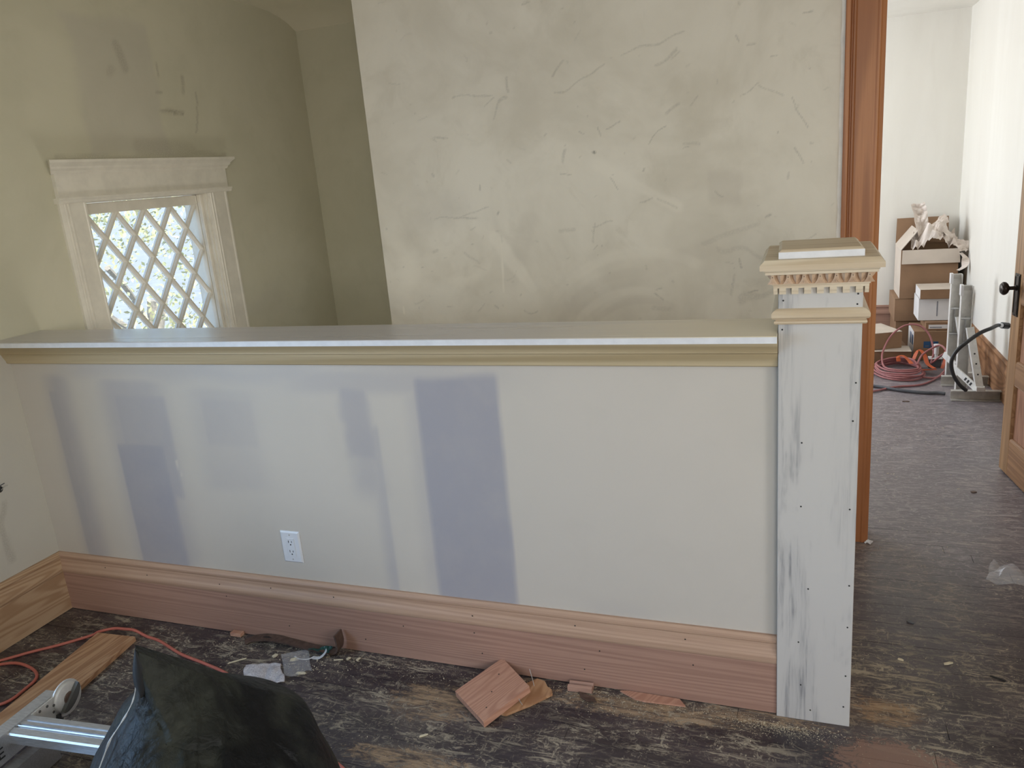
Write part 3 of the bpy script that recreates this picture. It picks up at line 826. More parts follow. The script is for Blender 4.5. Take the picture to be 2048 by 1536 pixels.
for k in range(6):
    carve_unit(W/2 + (k-2.5)*pit - 0.001, 'egg', (PX0, PY0, 0), (1,0,0), (0,-1,0))
for k in range(5):
    carve_unit(W/2 + (k-2)*pit - 0.001, 'dart', (PX0, PY0, 0), (1,0,0), (0,-1,0))
for k in range(7):
    carve_unit(D/2 + (k-3)*pit, 'egg', (PX0, PY1, 0), (0,-1,0), (-1,0,0))
    carve_unit(D/2 + (k-3)*pit, 'egg', (PX1, PY0, 0), (0,1,0), (1,0,0))
for k in range(6):
    carve_unit(D/2 + (k-2.5)*pit, 'dart', (PX0, PY1, 0), (0,-1,0), (-1,0,0))
    carve_unit(D/2 + (k-2.5)*pit, 'dart', (PX1, PY0, 0), (0,1,0), (1,0,0))
for x_ in (-0.0125, W+0.0105):
    carve_unit(x_, 'dart', (PX0, PY0, 0), (1,0,0), (0,-1,0))
FAS = [(0,1.220),(0.0285,1.220),(0.0285,1.2255),(0.031,1.2275),(0.031,1.2315),(0,1.2315)]
ring_moulding('fascia', FAS, M['pine'], M['pine_y'], post, sm=False)
# cap board with a bevelled upper edge, and the loose-looking block on top
def slab(x0, x1, y0, y1, z0, z1, zs, ins, mat, name, M=None):
    vs = [(x0,y0,z0),(x1,y0,z0),(x1,y1,z0),(x0,y1,z0),(x0,y0,zs),(x1,y0,zs),(x1,y1,zs),(x0,y1,zs),
          (x0+ins,y0+ins,z1),(x1-ins,y0+ins,z1),(x1-ins,y1-ins,z1),(x0+ins,y1-ins,z1)]
    fs = [(0,3,2,1),(8,9,10,11)] + [(i,(i+1)%4,4+(i+1)%4,4+i) for i in range(4)] + [(4+i,4+(i+1)%4,8+(i+1)%4,8+i) for i in range(4)]
    if M is not None: vs = [tuple(M @ Vector(p)) for p in vs]
    return MB().add(vs, fs).build(name, mat, post)
slab(PX0-0.040, PX1+0.040, PY0-0.042, PY1+0.040, 1.2316, 1.2545, 1.2435, 0.010, M['pine'], 'cap_board')
Rz = Matrix.Translation((cx-0.002, 2.03, 0)) @ Matrix.Rotation(math.radians(1.2), 4, 'Z')
slab(-0.0915, 0.0915, -0.105, 0.105, 1.2546, 1.2755, 1.2700, 0.007, M['pine'], 'top_block', Rz)
MB().box((-0.0917,-0.1056,1.2547), (0.0917,-0.1049,1.2698), 0, Rz).build('primed_edge', M['white'], post)['label'] = 'white primed front edge of the top block'

# ------------------------------------------------------------------ outlet on the half wall
OX, OZ = -1.599, 0.3555
out = thing('wall_outlet', 'white rectangular electrical outlet low on the half wall', 'outlet', (OX, YW, OZ))
slab_v = []
pl = MB()
a, b = 0.0375, 0.0570; ai, bi = 0.0325, 0.0520
pl.add([(-a,0,-b),(a,0,-b),(a,0,b),(-a,0,b),(-a,-0.0025,-b),(a,-0.0025,-b),(a,-0.0025,b),(-a,-0.0025,b),(-ai,-0.0062,-bi),(ai,-0.0062,-bi),(ai,-0.0062,bi),(-ai,-0.0062,bi)],
       [(0,1,2,3)] + [(i,(i+1)%4,4+(i+1)%4,4+i) for i in range(4)] + [(4+i,4+(i+1)%4,8+(i+1)%4,8+i) for i in range(4)] + [(8,9,10,11)])
pl.build('cover_plate', M['plastic'], out)
rc = MB().box((-0.0165,-0.0078,-0.0335), (0.0165,-0.0055,0.0335), 0.0008).build('receptacle', M['plastic'], out)
for s in (1, -1):
    for dx, h in ((-0.0062, 0.0042), (0.0062, 0.0034)):
        MB().box((dx-0.0011,-0.0081,s*0.0175+0.003-h), (dx+0.0011,-0.0077,s*0.0175+0.003+h)).build('slot', M['slot'], rc)
    MB().lathe([(0.0026,0),(0.0026,0.0004)], (0.0008,-0.0077,s*0.0175-0.0075), (0,-1,0), 10).build('ground_hole', M['slot'], rc)
    MB().lathe([(0.0024,0),(0.0026,0.0006),(0.001,0.0009)], (0,-0.0060,s*0.0445), (0,-1,0), 10).build('screw', M['alu_dull'], out)

# ------------------------------------------------------------------ lattice window
win = bpy.data.objects.new('window_1', None); C.objects.link(win); win['kind'] = 'structure'; win['label'] = 'old white window with a diamond lattice above the stair'
X = XL
T = M['white_trim']
CP = [(0,0),(0.012,0),(0.020,0.004),(0.020,0.010),(0.0165,0.013),(0.0165,0.075),(0.019,0.079),(0.019,0.085),(0.0145,0.088),(0.018,0.092),(0.018,0.098),(0.0135,0.101),(0.016,0.105),(0.012,0.120),(0,0.120)]
# side casings: profile of (out, across), swept upwards; their moulded edges face the sash
MB().sweep([(d, 0.120-c) for d, c in CP], (X, 2.31, WZ0-0.1), (X, 2.31, 1.532), (1,0,0), (0,1,0)).build('side_casing', T, win)
MB().sweep([(d, c) for d, c in [(q[0], q[1]+0.0) for q in [(0,0),(0.012,0),(0.016,0.006),(0.0135,0.010),(0.018,0.014),(0.018,0.022),(0.0145,0.025),(0.019,0.029),(0.019,0.037),(0.0165,0.041),(0.0165,0.112),(0.020,0.118),(0.020,0.126),(0.012,0.134),(0,0.134)]]], (X, 3.14, WZ0-0.1), (X, 3.14, 1.532), (1,0,0), (0,1,0)).build('side_casing', T, win)
MB().sweep([(0,1.530),(0.022,1.530),(0.026,1.534),(0.028,1.541),(0.032,1.545),(0.032,1.552),(0,1.552)], (X,2.300,0), (X,3.300,0), (1,0,0), (0,0,1)).build('head_fillet', T, win)
MB().box((X, 2.312, 1.552), (X+0.018, 3.288, 1.655)).build('frieze_board', T, win)
CRW = [(0,1.640),(0.019,1.640),(0.024,1.648),(0.024,1.652),(0.030,1.656),(0.034,1.660),(0.036,1.667),(0.046,1.676),(0.055,1.682),(0.055,1.692),(0,1.692)]
MB().sweep(CRW, (X,2.312,0), (X,3.288,0), (1,0,0), (0,0,1), -0.7, 0.7).build('crown_moulding', T, win, smooth=25)
# jambs, stops and sash
jb = MB().box((X-0.13, WY0-0.0, WZ0), (X, WY0+0.008, WZ1)).box((X-0.13, WY1-0.008, WZ0), (X, WY1, WZ1)).box((X-0.13, WY0+0.008, WZ1-0.008), (X, WY1-0.008, WZ1)).box((X-0.13, WY0+0.008, WZ0), (X, WY1-0.008, WZ0+0.012))
jb.build('jamb', T, win)
MB().box((X-0.040, WY1-0.024, WZ0+0.012), (X-0.018, WY1-0.008, WZ1-0.008), 0.002).box((X-0.040, WY0+0.008, WZ0+0.012), (X-0.018, WY0+0.02, WZ1-0.008), 0.002).build('stop_bead', T, win)
GY0, GY1, GZ0, GZ1 = 2.483, 3.115, 0.675, 1.481
xs0, xs1 = X-0.078, X-0.042
sash = MB().box((xs0, WY0+0.009, GZ0-0.04), (xs1, GY0, WZ1-0.010), 0.002).box((xs0, GY1, GZ0-0.04), (xs1, WY1-0.009, WZ1-0.010), 0.002) \
      .box((xs0, GY0, GZ1), (xs1, GY1, WZ1-0.010), 0.002).box((xs0, GY0, GZ0-0.04), (xs1, GY1, GZ0), 0.002).build('sash', T, win)
# diagonal muntins
cyc, czc = 2.559, 1.375             # one lattice crossing
dy, dz = 0.158, 0.213
L = math.hypot(dy, dz)
MP = [(-0.013,-0.006),(-0.013,-0.009),(0.0,-0.0115),(0.004,-0.0075),(0.009,-0.0065),(0.013,-0.0035),(0.013,0.0035),(0.009,0.0065),(0.004,0.0075),(0.0,0.0115),(-0.013,0.009),(-0.013,0.006)]
XM = X - 0.060
def clip(s, c):
    """line z = s*(dz/dy)*(y-c)+czc clipped to the glass rectangle"""
    k = s*dz/dy
    ya, yb = GY0, GY1
    lo, hi = sorted(((GZ0-czc)/k + c, (GZ1-czc)/k + c))
    ya, yb = max(ya, lo), min(yb, hi)
    return (ya, czc+k*(ya-c)), (yb, czc+k*(yb-c)), yb-ya
for s in (1, -1):
    for i in range(-8, 14):
        c = cyc + i*dy
        p, q, ln = clip(s, c)
        if ln < 0.012: continue
        a3, b3 = Vector((XM, *p)), Vector((XM, *q))
        d = (b3-a3).normalized()
        side = Vector((1,0,0)).cross(d)
        off = 0.0 if s > 0 else 0.0007
        MB().sweep([(a_+off, c_) for a_, c_ in MP], a3, b3, (1,0,0), side).build('muntin', T, sash)
# one pane per diamond, cut off at the sash
def clip_poly(poly, axis_, val, keep_less):
    outp = []
    for i in range(len(poly)):
        a_, b_ = poly[i], poly[(i+1) % len(poly)]
        ia = (a_[axis_] <= val) == keep_less; ib = (b_[axis_] <= val) == keep_less
        if ia: outp.append(a_)
        if ia != ib:
            t = (val-a_[axis_])/(b_[axis_]-a_[axis_]); outp.append(tuple(a_[k]+t*(b_[k]-a_[k]) for k in (0,1)))
    return outp
for j in range(-2, 9):
    for i in range(-2, 7):
        c0 = (cyc + i*dy + (dy/2 if j % 2 else 0), czc - j*dz/2 + dz/2 - dz/2)
        poly = [(c0[0]-dy/2, c0[1]-0), (c0[0], c0[1]+dz/2), (c0[0]+dy/2, c0[1]), (c0[0], c0[1]-dz/2)]
        # crossings sit at c0 rows, so diamonds are centred half a cell away
        poly = [(p[0]+dy/2, p[1]) for p in poly]
        for ax_, v_, kl in ((0,GY0,False),(0,GY1,True),(1,GZ0,False),(1,GZ1,True)):
            if poly: poly = clip_poly(poly, ax_, v_, kl)
        if len(poly) < 3: continue
        area = abs(sum(poly[k][0]*poly[(k+1)%len(poly)][1]-poly[(k+1)%len(poly)][0]*poly[k][1] for k in range(len(poly))))/2
        if area < 2e-4: continue
        mb = MB()
        nn = len(poly)
        mb.add([(XM-0.001, *p) for p in poly] + [(XM-0.0035, *p) for p in poly],
               [tuple(range(nn)), tuple(range(2*nn-1, nn-1, -1))] + [(k,(k+1)%nn,nn+(k+1)%nn,nn+k) for k in range(nn)])
        mb.build('pane', M['glass'], sash)

# ------------------------------------------------------------------ doorway casing
CS = [(0,0),(0.026,0.000),(0.028,0.003),(0.028,0.015),(0.021,0.018),(0.017,0.020),(0.017,0.023),(0.020,0.026),(0.020,0.031),(0.0165,0.036),(0.0165,0.096),(0.0195,0.101),(0.0195,0.107),(0.016,0.112),(0.012,0.124),(0,0.124)]
tr3 = struct('trim_3', MB().sweep(CS, (0.120, YB, 0.003), (0.120, YB, 2.0615), (0,-1,0), (1,0,0)), M['casing'], label='reddish brown stained door casing behind the post')
struct('trim_4', MB().box((0.225, YB+0.001, 0.003), (0.243, 3.172, 2.07)).box((0.930, YB+0.001, 0.003), (0.955, 3.172, 2.07)).box((0.243, YB+0.001, 2.05), (0.930, 3.172, 2.07)), M['casing'])
struct('trim_7', MB().sweep(CS, (0.100, YB, 2.062), (1.10, YB, 2.062), (0,-1,0), (0,0,1)), M['casing'])
struct('trim_5', MB().sweep([(d, 0.124-c) for d, c in CS], (0.94, YB, 0.003), (0.94, YB, 2.0615), (0,-1,0), (1,0,0)), M['casing'])
pe = MB()
vs = []
K = 60
for k in range(K+1):
    z = 2.4*k/K
    vs += [(0.108+rng.uniform(-0.002,0.002), YB-0.0004, z), (0.1202, YB-0.0022, z)]
pe.add(vs, [(2*k, 2*k+1, 2*k+3, 2*k+2) for k in range(K)])
struct('trim_6', pe, M['plaster_edge'])

# ------------------------------------------------------------------ the open door
door = bpy.data.objects.new('door_1', None); C.objects.link(door); door['kind'] = 'structure'; door['label'] = 'old fir panel door standing open into the far room'
d0 = Vector((0.851, 3.898, 0)); d1 = Vector((0.887, 3.599, 0))
u_ = (d1-d0).normalized()
door.location = d0
door.rotation_euler = (0, 0, math.atan2(u_.y, u_.x) + PI/2)   # local -Y runs from free edge to hinge, local -X faces the doorway
DW, DH, DT = 0.755, 2.02, 0.035
def dbox(name, u0, u1, z0, z1, x0, x1, mat, bev=0.0015, parent=door):
    return MB().box((x0, -u1, z0), (x1, -u0, z1), bev).build(name, mat, parent)
SW = 0.093
dbox('stile', 0, SW, 0.008, DH, 0, DT, M['door_wood']); dbox('stile', DW-SW, DW, 0.008, DH, 0, DT, M['door_wood'])
zs = [(0.008,0.172),(0.428,0.524),(0.784,0.962),(1.218,1.313),(1.569,1.664),(1.920,DH)]
for a_, b_ in zs: dbox('rail', SW, DW-SW, a_, b_, 0.0003, DT-0.0003, M['door_rail'])
for (a0, a1), (b0, b1) in zip(zs[:-1], zs[1:]):
    p = dbox('panel', SW-0.004, DW-SW+0.004, a1-0.004, b0+0.004, 0.012, DT-0.012, M['door_panel'], 0)
    mo = MB()
    q = [(0,0),(0.009,0),(0.011,0.003),(0.006,0.008),(0.003,0.010),(0,0.010)]
    mo.sweep([(d, c) for d, c in q], (0.012,-SW,a1), (0.012,-(DW-SW),a1), (-1,0,0), (0,0,1)).sweep([(d, -c) for d, c in q], (0.012,-SW,b0), (0.012,-(DW-SW),b0), (-1,0,0), (0,0,1))
    mo.sweep([(d, -c) for d, c in q], (0.012,-SW,a1), (0.012,-SW,b0), (-1,0,0), (0,1,0)).sweep([(d, c) for d, c in q], (0.012,-(DW-SW),a1), (0.012,-(DW-SW),b0), (-1,0,0), (0,1,0))
    mo.build('panel_moulding', M['door_rail'], p)
kp = dbox('knob_plate', 0.020, 0.074, 0.722, 0.906, -0.004, 0, M['bronze'], 0.0015)
for s in (0.026, 0.066): dbox('plate_bead', s-0.003, s+0.003, 0.735, 0.893, -0.0062, -0.004, M['bronze'], 0.001, kp)
for s in (0.733, 0.895): dbox('plate_bead', 0.024, 0.070, s-0.003, s+0.003, -0.0062, -0.004, M['bronze'], 0.001, kp)
dbox('keyhole', 0.0445, 0.0495, 0.765, 0.785, -0.0046, -0.0038, M['slot'], 0, kp)
for s in (0.728, 0.900):
    MB().lathe([(0.003,0),(0.003,0.001),(0.0015,0.0018)], (-0.004,-0.047,s), (-1,0,0), 8).build('plate_screw', M['bronze'], kp)
kn = [(0.012,0),(0.012,0.005),(0.0085,0.008),(0.008,0.026),(0.012,0.031),(0.022,0.036),(0.0275,0.043),(0.0285,0.050),(0.026,0.055),(0.0215,0.0575),(0.021,0.060),(0.016,0.060),(0.012,0.0625),(0.0001,0.063)]
MB().lathe(kn, (-0.004,-0.047,0.845), (-1,0,0), 24).build('knob', M['bronze'], door, smooth=35)
for z in (0.25, 1.0, 1.75):
    MB().tube([(-0.004,-DW-0.004,z-0.045), (-0.004,-DW-0.004,z+0.045)], 0.006, 8).build('hinge', M['bronze'], door)

# ------------------------------------------------------------------ foreground: bin bag
def ridged(p, s, seed):
    v = 0.0; a = 1.0
    for k in range(3):
        q = Vector(p)*s*(2**k) + Vector((seed*3.7, seed*1.9, k*5.1))
        v += a*(1-abs(noise.noise(q))*2.2); a *= 0.5
    return v

BP0, BV, BW = Vector((-1.0,0.92,0)), Vector((-0.76904,0.63920,0)), Vector((0.63920,0.76904,0))
def bagp(s_, d, z): return BP0 + BW*s_ + BV*d + Vector((0,0,z))
def poly_in(x, z, poly):
    c = False
    for i in range(len(poly)):
        (x0,z0),(x1,z1) = poly[i-1], poly[i]
        if (z0 > z) != (z1 > z) and x < (x1-x0)*(z-z0)/(z1-z0)+x0: c = not c
    return c
def poly_dist(x, z, poly):
    m = 9
    for i in range(len(poly)):
        (x0,z0),(x1,z1) = poly[i-1], poly[i]
        t = max(0,min(1,((x-x0)*(x1-x0)+(z-z0)*(z1-z0))/((x1-x0)**2+(z1-z0)**2+1e-9)))
        m = min(m, math.hypot(x-x0-t*(x1-x0), z-z0-t*(z1-z0)))
    return m
def make_bag_mesh():
    lft = [(-.25,0),(-.262,.2),(-.250,.42),(-.204,.54),(-.158,.603),(-.140,.632),(-.122,.650),(-.106,.668),(-.096,.690),(-.090,.716),(-.088,.745),(-.083,.785)]
    rgt = [(.25,0),(.26,.2),(.235,.32),(.215,.385),(.209,.425),(.191,.485),(.186,.510),(.182,.530),(.178,.543),(.175,.550),(.173,.554),(.171,.557)]
    dep = [.25,.27,.27,.255,.235,.205,.17,.135,.10,.068,.036,.007]
    flap = [(-.090,.800),(-.094,.742),(-.070,.640),(-.020,.618),(.020,.612),(.034,.640),(.030,.690),(.040,.720),(.03,.80)]
    knot = (-.004,.700)
    def interp(tab, t):
        f = t*(len(tab)-1); i = min(int(f), len(tab)-2); f -= i
        a, b = tab[i], tab[i+1]
        if isinstance(a, tuple): return tuple(a[k]*(1-f)+b[k]*f for k in range(len(a)))
        return a*(1-f)+b*f
    NR, NA = 190, 240
    vs = []
    for j in range(NR):
        t = j/(NR-1)
        l, r, d0_ = interp(lft,t), interp(rgt,t), interp(dep,t)
        for i in range(NA):
            th = 2*PI*i/NA
            c, s_ = math.cos(th), math.sin(th)
            c_ = math.copysign(abs(c)**0.85, c); d_ = math.copysign(abs(s_)**0.85, s_)*d0_
            m = (1+c_)/2
            sx_ = l[0]*(1-m)+r[0]*m; z = l[1]*(1-m)+r[1]*m
            front = max(0.0, -s_)
            # crease field: long folds fanning out from the knot plus broad dents
            ax_, az_ = sx_-knot[0], z-knot[1]
            ang, rad = math.atan2(az_, ax_), math.hypot(ax_, az_)
            q = Vector((math.cos(ang)*1.9, math.sin(ang)*1.9, rad*3.0 + (3 if s_ > 0 else 0)))
            fan = 1-abs(noise.noise(q*1.0+Vector((1.3,2.2,.4))))*2.6
            fan2 = 1-abs(noise.noise(q*2.1+Vector((5.3,1.2,3.4))))*2.6
            pp = Vector((sx_, d_, z))
            dent = noise.noise(pp*4.2+Vector((2,7,1)))
            cr = 1-abs(noise.noise(Vector((sx_*6+z*5, d_*5, z*5-sx_*5))+Vector((3,1,6))))*2.8
            w = 0.026*fan*min(1,rad*7) + 0.013*fan2*min(1,rad*9) + 0.026*dent + 0.014*cr - 0.020
            k = min(1, 0.12+d0_*7)*abs(s_)**0.7*min(1, 0.2+t*3)
            off = w*k*(1.0 if s_ < 0 else 0.45)
            za = z - front*d0_*0.42          # where this point shows against the reference plane
            if s_ < -0.05:
                inside = poly_in(sx_, z-front*d0_*0.10, flap)
                if inside:
                    off += 0.021*min(1, 0.35+poly_dist(sx_, z-front*d0_*0.10, flap)*60) - off*0.6
                # shallow trough right of the flap, below the knot
                off -= 0.022*math.exp(-(((sx_-0.055+ (0.66-z)*-0.25)/0.020)**2))*min(1,max(0,(0.70-z)*12))*k
            vs.append(tuple(bagp(sx_, d_ + math.copysign(off, s_), max(0.004, z))))
    fs = [(j*NA+i, j*NA+(i+1)%NA, (j+1)*NA+(i+1)%NA, (j+1)*NA+i) for j in range(NR-1) for i in range(NA)]
    fs += [tuple(range(NA-1,-1,-1)), tuple(range((NR-1)*NA, NR*NA))]
    return vs, fs
vs, fs = make_bag_mesh()
bag = MB().add(vs, fs).build('bin_bag', M['bag'], smooth=40)
tag(bag, 'big crumpled black bin bag with a pointed top corner, beside the ladder', 'bag')
# painted shade in the bag mouth and painted highlight on its lip
def strip_mesh(a, b, nt, off, thick=0.002):
    """ruled sheet between two polylines, with a little thickness"""
    A, B = spline(a, 6), spline(b, 6)
    n_ = min(len(A), len(B)); vs = []
    for i in range(n_):
        for k in range(nt+1):
            f = k/nt
            p = A[i]*(1-f) + B[i]*f
            p = p + Vector(off)*(math.sin(PI*f)) + Vector((0, 0, 0.006*noise.noise(p*16)))
            vs.append(p)
    m_ = nt+1
    fs = [(i*m_+k, i*m_+k+1, (i+1)*m_+k+1, (i+1)*m_+k) for i in range(n_-1) for k in range(nt)]
    return vs, fs
def sheet(name, a, b, nt, off, mat, parent=None, thick=0.0015):
    vs, fs = strip_mesh(a, b, nt, off)
    o = MB().add(vs, fs).build(name, mat, parent, smooth=True, fix=False)
    md = o.modifiers.new('thickness', 'SOLIDIFY'); md.thickness = thick; md.offset = 0
    return o
sheet('mouth_shade', [bagp(-.083,-.010,.786), bagp(-.094,-.014,.750), bagp(-.097,-.020,.726), bagp(-.093,-.022,.706)], [bagp(-.081,-.016,.784), bagp(-.074,-.030,.752), bagp(-.068,-.034,.730), bagp(-.088,-.026,.704)], 4, (0.004,-0.006,0.0), plain('bag_inside_shade', (0.006,0.006,0.007), 0.8), bag)  # near-black sheet painting the shade inside the open mouth
lip = MB().tube(spline([bagp(-.095,-.008,.716), bagp(-.105,-.006,.690), bagp(-.120,-.004,.667), bagp(-.136,-.004,.649), bagp(-.152,-.004,.631), bagp(-.170,-.004,.600), bagp(-.207,-.004,.535)], 6), [0.0009+0.0022*max(0,noise.noise(Vector((k*0.31,1.7,0.3)))+0.15) for k in range(37)], 6)  # pale tube as painted rim light along the bag's left edge
lip.build('bag_lip_highlight', plain('painted_lip_highlight', srgb(190,196,200), 0.25, var=0.2, scale=20), bag, smooth=True)['label'] = 'thin pale strip painting the highlight along the bag edge'

# ------------------------------------------------------------------ foreground: folding ladder lying flat
lad = thing('folding_ladder', 'folded aluminium ladder with a round locking hinge, lying beside the black bag', 'ladder', (-1.80, 0.95, 0), 0.085)
def lb(lo, hi, bev=0.0):
    o = Vector((-1.80, 0.95, 0))
    return MB().box(Vector(lo)-o, Vector(hi)-o, bev)
def rail(x0, z0, y0, y1, name='rail', sgn=1):
    """C-channel: web facing +x (sgn=1) or -x with flanges pointing away"""
    o = Vector((-1.80, 0.95, 0)); t = 0.0035; w_, h = 0.042, 0.076
    p = [(0,0),(-w_*sgn,0),(-w_*sgn,t),(-t*sgn,t),(-t*sgn,h-t),(-w_*sgn,h-t),(-w_*sgn,h),(0,h)]
    return MB().sweep(p, Vector((x0,y0,z0))-o, Vector((x0,y1,z0))-o, (1,0,0), (0,0,1)).build(name, M['alu'], lad)
r1 = rail(-1.978, 0.089, 0.05, 1.372)
r2 = rail(-1.940, 0.003, 0.05, 1.300)
r3 = rail(-1.560, 0.089, 0.05, 1.372, sgn=-1)
r4 = rail(-1.598, 0.003, 0.05, 1.300, sgn=-1)
def rung(y, z, x0, x1):
    o = Vector((-1.80, 0.95, 0))
    t = 0.002; hw = 0.040; h = 0.030
    # ribbed tread: profile of (along y, height)
    p = [(-hw,0),(hw,0),(hw,h-0.004),(hw-0.004,h)]
    for c in (0.016, -0.002, -0.012):
        p += [(c+0.004,h),(c+0.003,h-0.003),(c-0.003,h-0.003),(c-0.004,h+(0.002 if c < 0.01 else 0))]
    p += [(-hw+0.004,h),(-hw,h-0.004)]
    return MB().sweep(p, Vector((x0,y,z))-o, Vector((x1,y,z))-o, (0,1,0), (0,0,1)).build('rung', M['alu'], lad)
for y_ in (1.238, 0.96, 0.68, 0.40): rung(y_, 0.130, -1.9795, -1.5585)
for y_ in (1.13, 0.85, 0.57): rung(y_, 0.028, -1.9415, -1.5965)
def hinge(x, s):
    o = Vector((-1.80, 0.95, 0))
    c = Vector((x, 1.392, 0.130)) - o
    ax = Vector((s,0,0))
    pl_ = MB().lathe([(0.052,0),(0.052,0.004)], c, ax, 28)
    pl_.box(Vector((min(x,x+s*0.004), 1.275, 0.093))-o, Vector((max(x,x+s*0.004), 1.392, 0.161))-o)
    h = pl_.build('hinge_plate', M['alu_white'], lad)
    MB().lathe([(0.045,0.004),(0.043,0.010),(0.039,0.012),(0.020,0.012),(0.018,0.013),(0.001,0.013)], c, ax, 28).build('hinge_disc', M['alu_white'], lad, smooth=30)
    MB().lathe([(0.019,0.012),(0.019,0.017),(0.016,0.018),(0.001,0.018)], c, ax, 20).build('hinge_pivot', M['rust'], lad, smooth=30)
    # finger lever: a half-moon blade standing on the disc
    poly = [(-0.040,-0.008)] + [(0.044*math.cos(a), -0.010 - 0.030*math.sin(a)) for a in np.linspace(PI, 2*PI, 13)[::-1]] 
    poly = [(0.044*math.cos(a), 0.024*math.sin(a)) for a in np.linspace(0, PI, 15)]
    Mm = Matrix.Translation(c + ax*0.014) @ Matrix(((s,0,0,0),(0,1,0,0),(0,0,1,0),(0,0,0,1))) @ Matrix.Rotation(math.radians(38),4,'X') @ Matrix(((0,0,1,0),(1,0,0,0),(0,-1,0,0.008),(0,0,0,1)))
    MB().prism(poly, 0.0, 0.012, Mm).build('lever', M['gunmetal'], lad)
    hv = MB()
    for yy, zz in ((1.30,0.152),(1.325,0.150),(1.345,0.138),(1.305,0.118),(1.34,0.120),(1.29,0.136),(1.36,0.082),(1.385,0.074)):
        hv.lathe([(0.0042,0.0),(0.0042,0.0012),(0.0018,0.0020)], Vector((x+s*0.004, yy, zz))-o, ax, 8)
    hv.build('rivet', M['gunmetal'], lad)['kind'] = 'stuff'
    MB().tube(spline([Vector((x+s*0.006,1.352,0.060))-o, Vector((x+s*0.008,1.345,0.085))-o, Vector((x+s*0.007,1.350,0.104))-o],4), 0.007, 8).build('lock_spring', M['rubber'], lad)
hinge(-1.978, 1)
hinge(-1.560, -1)
# lettering on the inner face of the rail, as far as the frame shows it
def letters(body, size, loc, rot, mat, parent, name='lettering'):
    cu = bpy.data.curves.new(name, 'FONT'); cu.body = body; cu.size = size; cu.extrude = 0.0003
    tmp = bpy.data.objects.new(name, cu); C.objects.link(tmp)
    me = bpy.data.meshes.new_from_object(tmp.evaluated_get(bpy.context.evaluated_depsgraph_get()))
    bpy.data.objects.remove(tmp)
    me.materials.clear(); me.materials.append(mat)
    o = bpy.data.objects.new(name, me); C.objects.link(o); o.parent = parent
    o.location = loc; o.rotation_euler = rot
    return o
o_ = Vector((-1.80, 0.95, 0))
letters('TE', 0.046, Vector((-1.9772, 1.128, 0.106)) - o_, (PI/2, 0, PI/2), M['ink'], r1)
MB().add([Vector((-1.9774,1.108,0.108))-o_, Vector((-1.9774,1.108,0.126))-o_, Vector((-1.9774,1.122,0.117))-o_], [(0,1,2)]).build('arrow_mark', M['ink'], r1)
lb((-1.9405,1.135,0.020), (-1.9392,1.165,0.058)).build('label_patch', M['ink'], r2)

# ------------------------------------------------------------------ board, cord and litter on the floor by the half wall
bd = thing('fir_board', 'long reddish fir board lying flat on the floor along the side wall', 'board', (-2.30, 1.55, 0.001))
def bp(x, y): return (x+2.30, y-1.55)
MB().prism([bp(-2.393,1.808), bp(-2.2255,1.818), bp(-2.155,1.36), bp(-2.085,0.90), bp(-2.255,0.88), bp(-2.325,1.36)], 0.0, 0.017).build('plank_body', M['board'], bd)
MB().sweep([(0,0.0172),(0.006,0.0185),(0.012,0.0172)], (*bp(-2.238,1.816),0), (*bp(-2.098,0.90),0), (-1,-0.15,0), (0,0,1)).build('moulded_edge', M['board'], bd)

cordp = [(-2.662,1.575,0.006),(-2.62,1.604,0.006),(-2.56,1.665,0.006),(-2.489,1.727,0.006),(-2.42,1.800,0.0065),(-2.395,1.816,0.016),(-2.345,1.835,0.024),(-2.30,1.842,0.024),(-2.255,1.846,0.022),(-2.20,1.842,0.008),(-2.126,1.830,0.006),(-1.99,1.783,0.006),
         (-1.863,1.756,0.006),(-1.731,1.721,0.006),(-1.55,1.64,0.006),(-1.35,1.555,0.006),(-1.186,1.473,0.006),(-1.12,1.44,0.006),(-1.0,1.36,0.006),(-0.9,1.30,0.006)]
cord = MB().tube(spline(cordp, 8), 0.0052, 8).build('extension_cord', M['cord_orange'], smooth=True)
tag(cord, 'thin orange-red cord curving over the floor behind the black bag', 'cord')
cord2 = MB().tube(spline([(-2.662,1.555,0.006),(-2.61,1.580,0.006),(-2.551,1.602,0.006),(-2.48,1.596,0.006),(-2.42,1.575,0.006),(-2.388,1.545,0.006),(-2.378,1.50,0.006),(-2.372,1.45,0.006),(-2.39,1.415,0.006),(-2.45,1.39,0.006),(-2.55,1.385,0.006),(-2.66,1.40,0.006)], 8), 0.0052, 8).build('extension_cord', M['cord_orange'], smooth=True)
tag(cord2, 'short loop of orange-red cord between side baseboard and fir board', 'cord')

# fir offcut block, tilted on the thin scrap beneath it
blk = thing('wood_offcut', 'thick square-cut block of reddish fir tilted on a thin scrap of wood', 'wood')
A, B, Cc, Dd = Vector((-0.867,1.955,0.050)), Vector((-0.743,1.849,0.044)), Vector((-0.830,1.695,0.0245)), Vector((-0.960,1.794,0.030))
up_ = (B-A).cross(Dd-A).normalized()
if up_.z < 0: up_ = -up_
th = 0.021
vs = [p - up_*th for p in (A,B,Cc,Dd)] + [A,B,Cc,Dd]
mz = min(v.z for v in vs)
vs = [v - Vector((0,0,mz-0.001)) for v in vs]
MB().add(vs, [(0,3,2,1),(4,5,6,7),(0,1,5,4),(1,2,6,5),(2,3,7,6),(3,0,4,7)]).build('block_body', M['block_fir'], blk)
nz = MB()
for f, g in ((0.3,0.25),(0.55,0.55),(0.78,0.80)):
    q = vs[4]*(1-f)*(1-g)+vs[5]*f*(1-g)+vs[6]*f*g+vs[7]*(1-f)*g
    nz.lathe([(0.0022,0),(0.0022,0.0004)], q, up_, 8)
nz.build('nail_hole', M['slot'], blk)['kind'] = 'stuff'
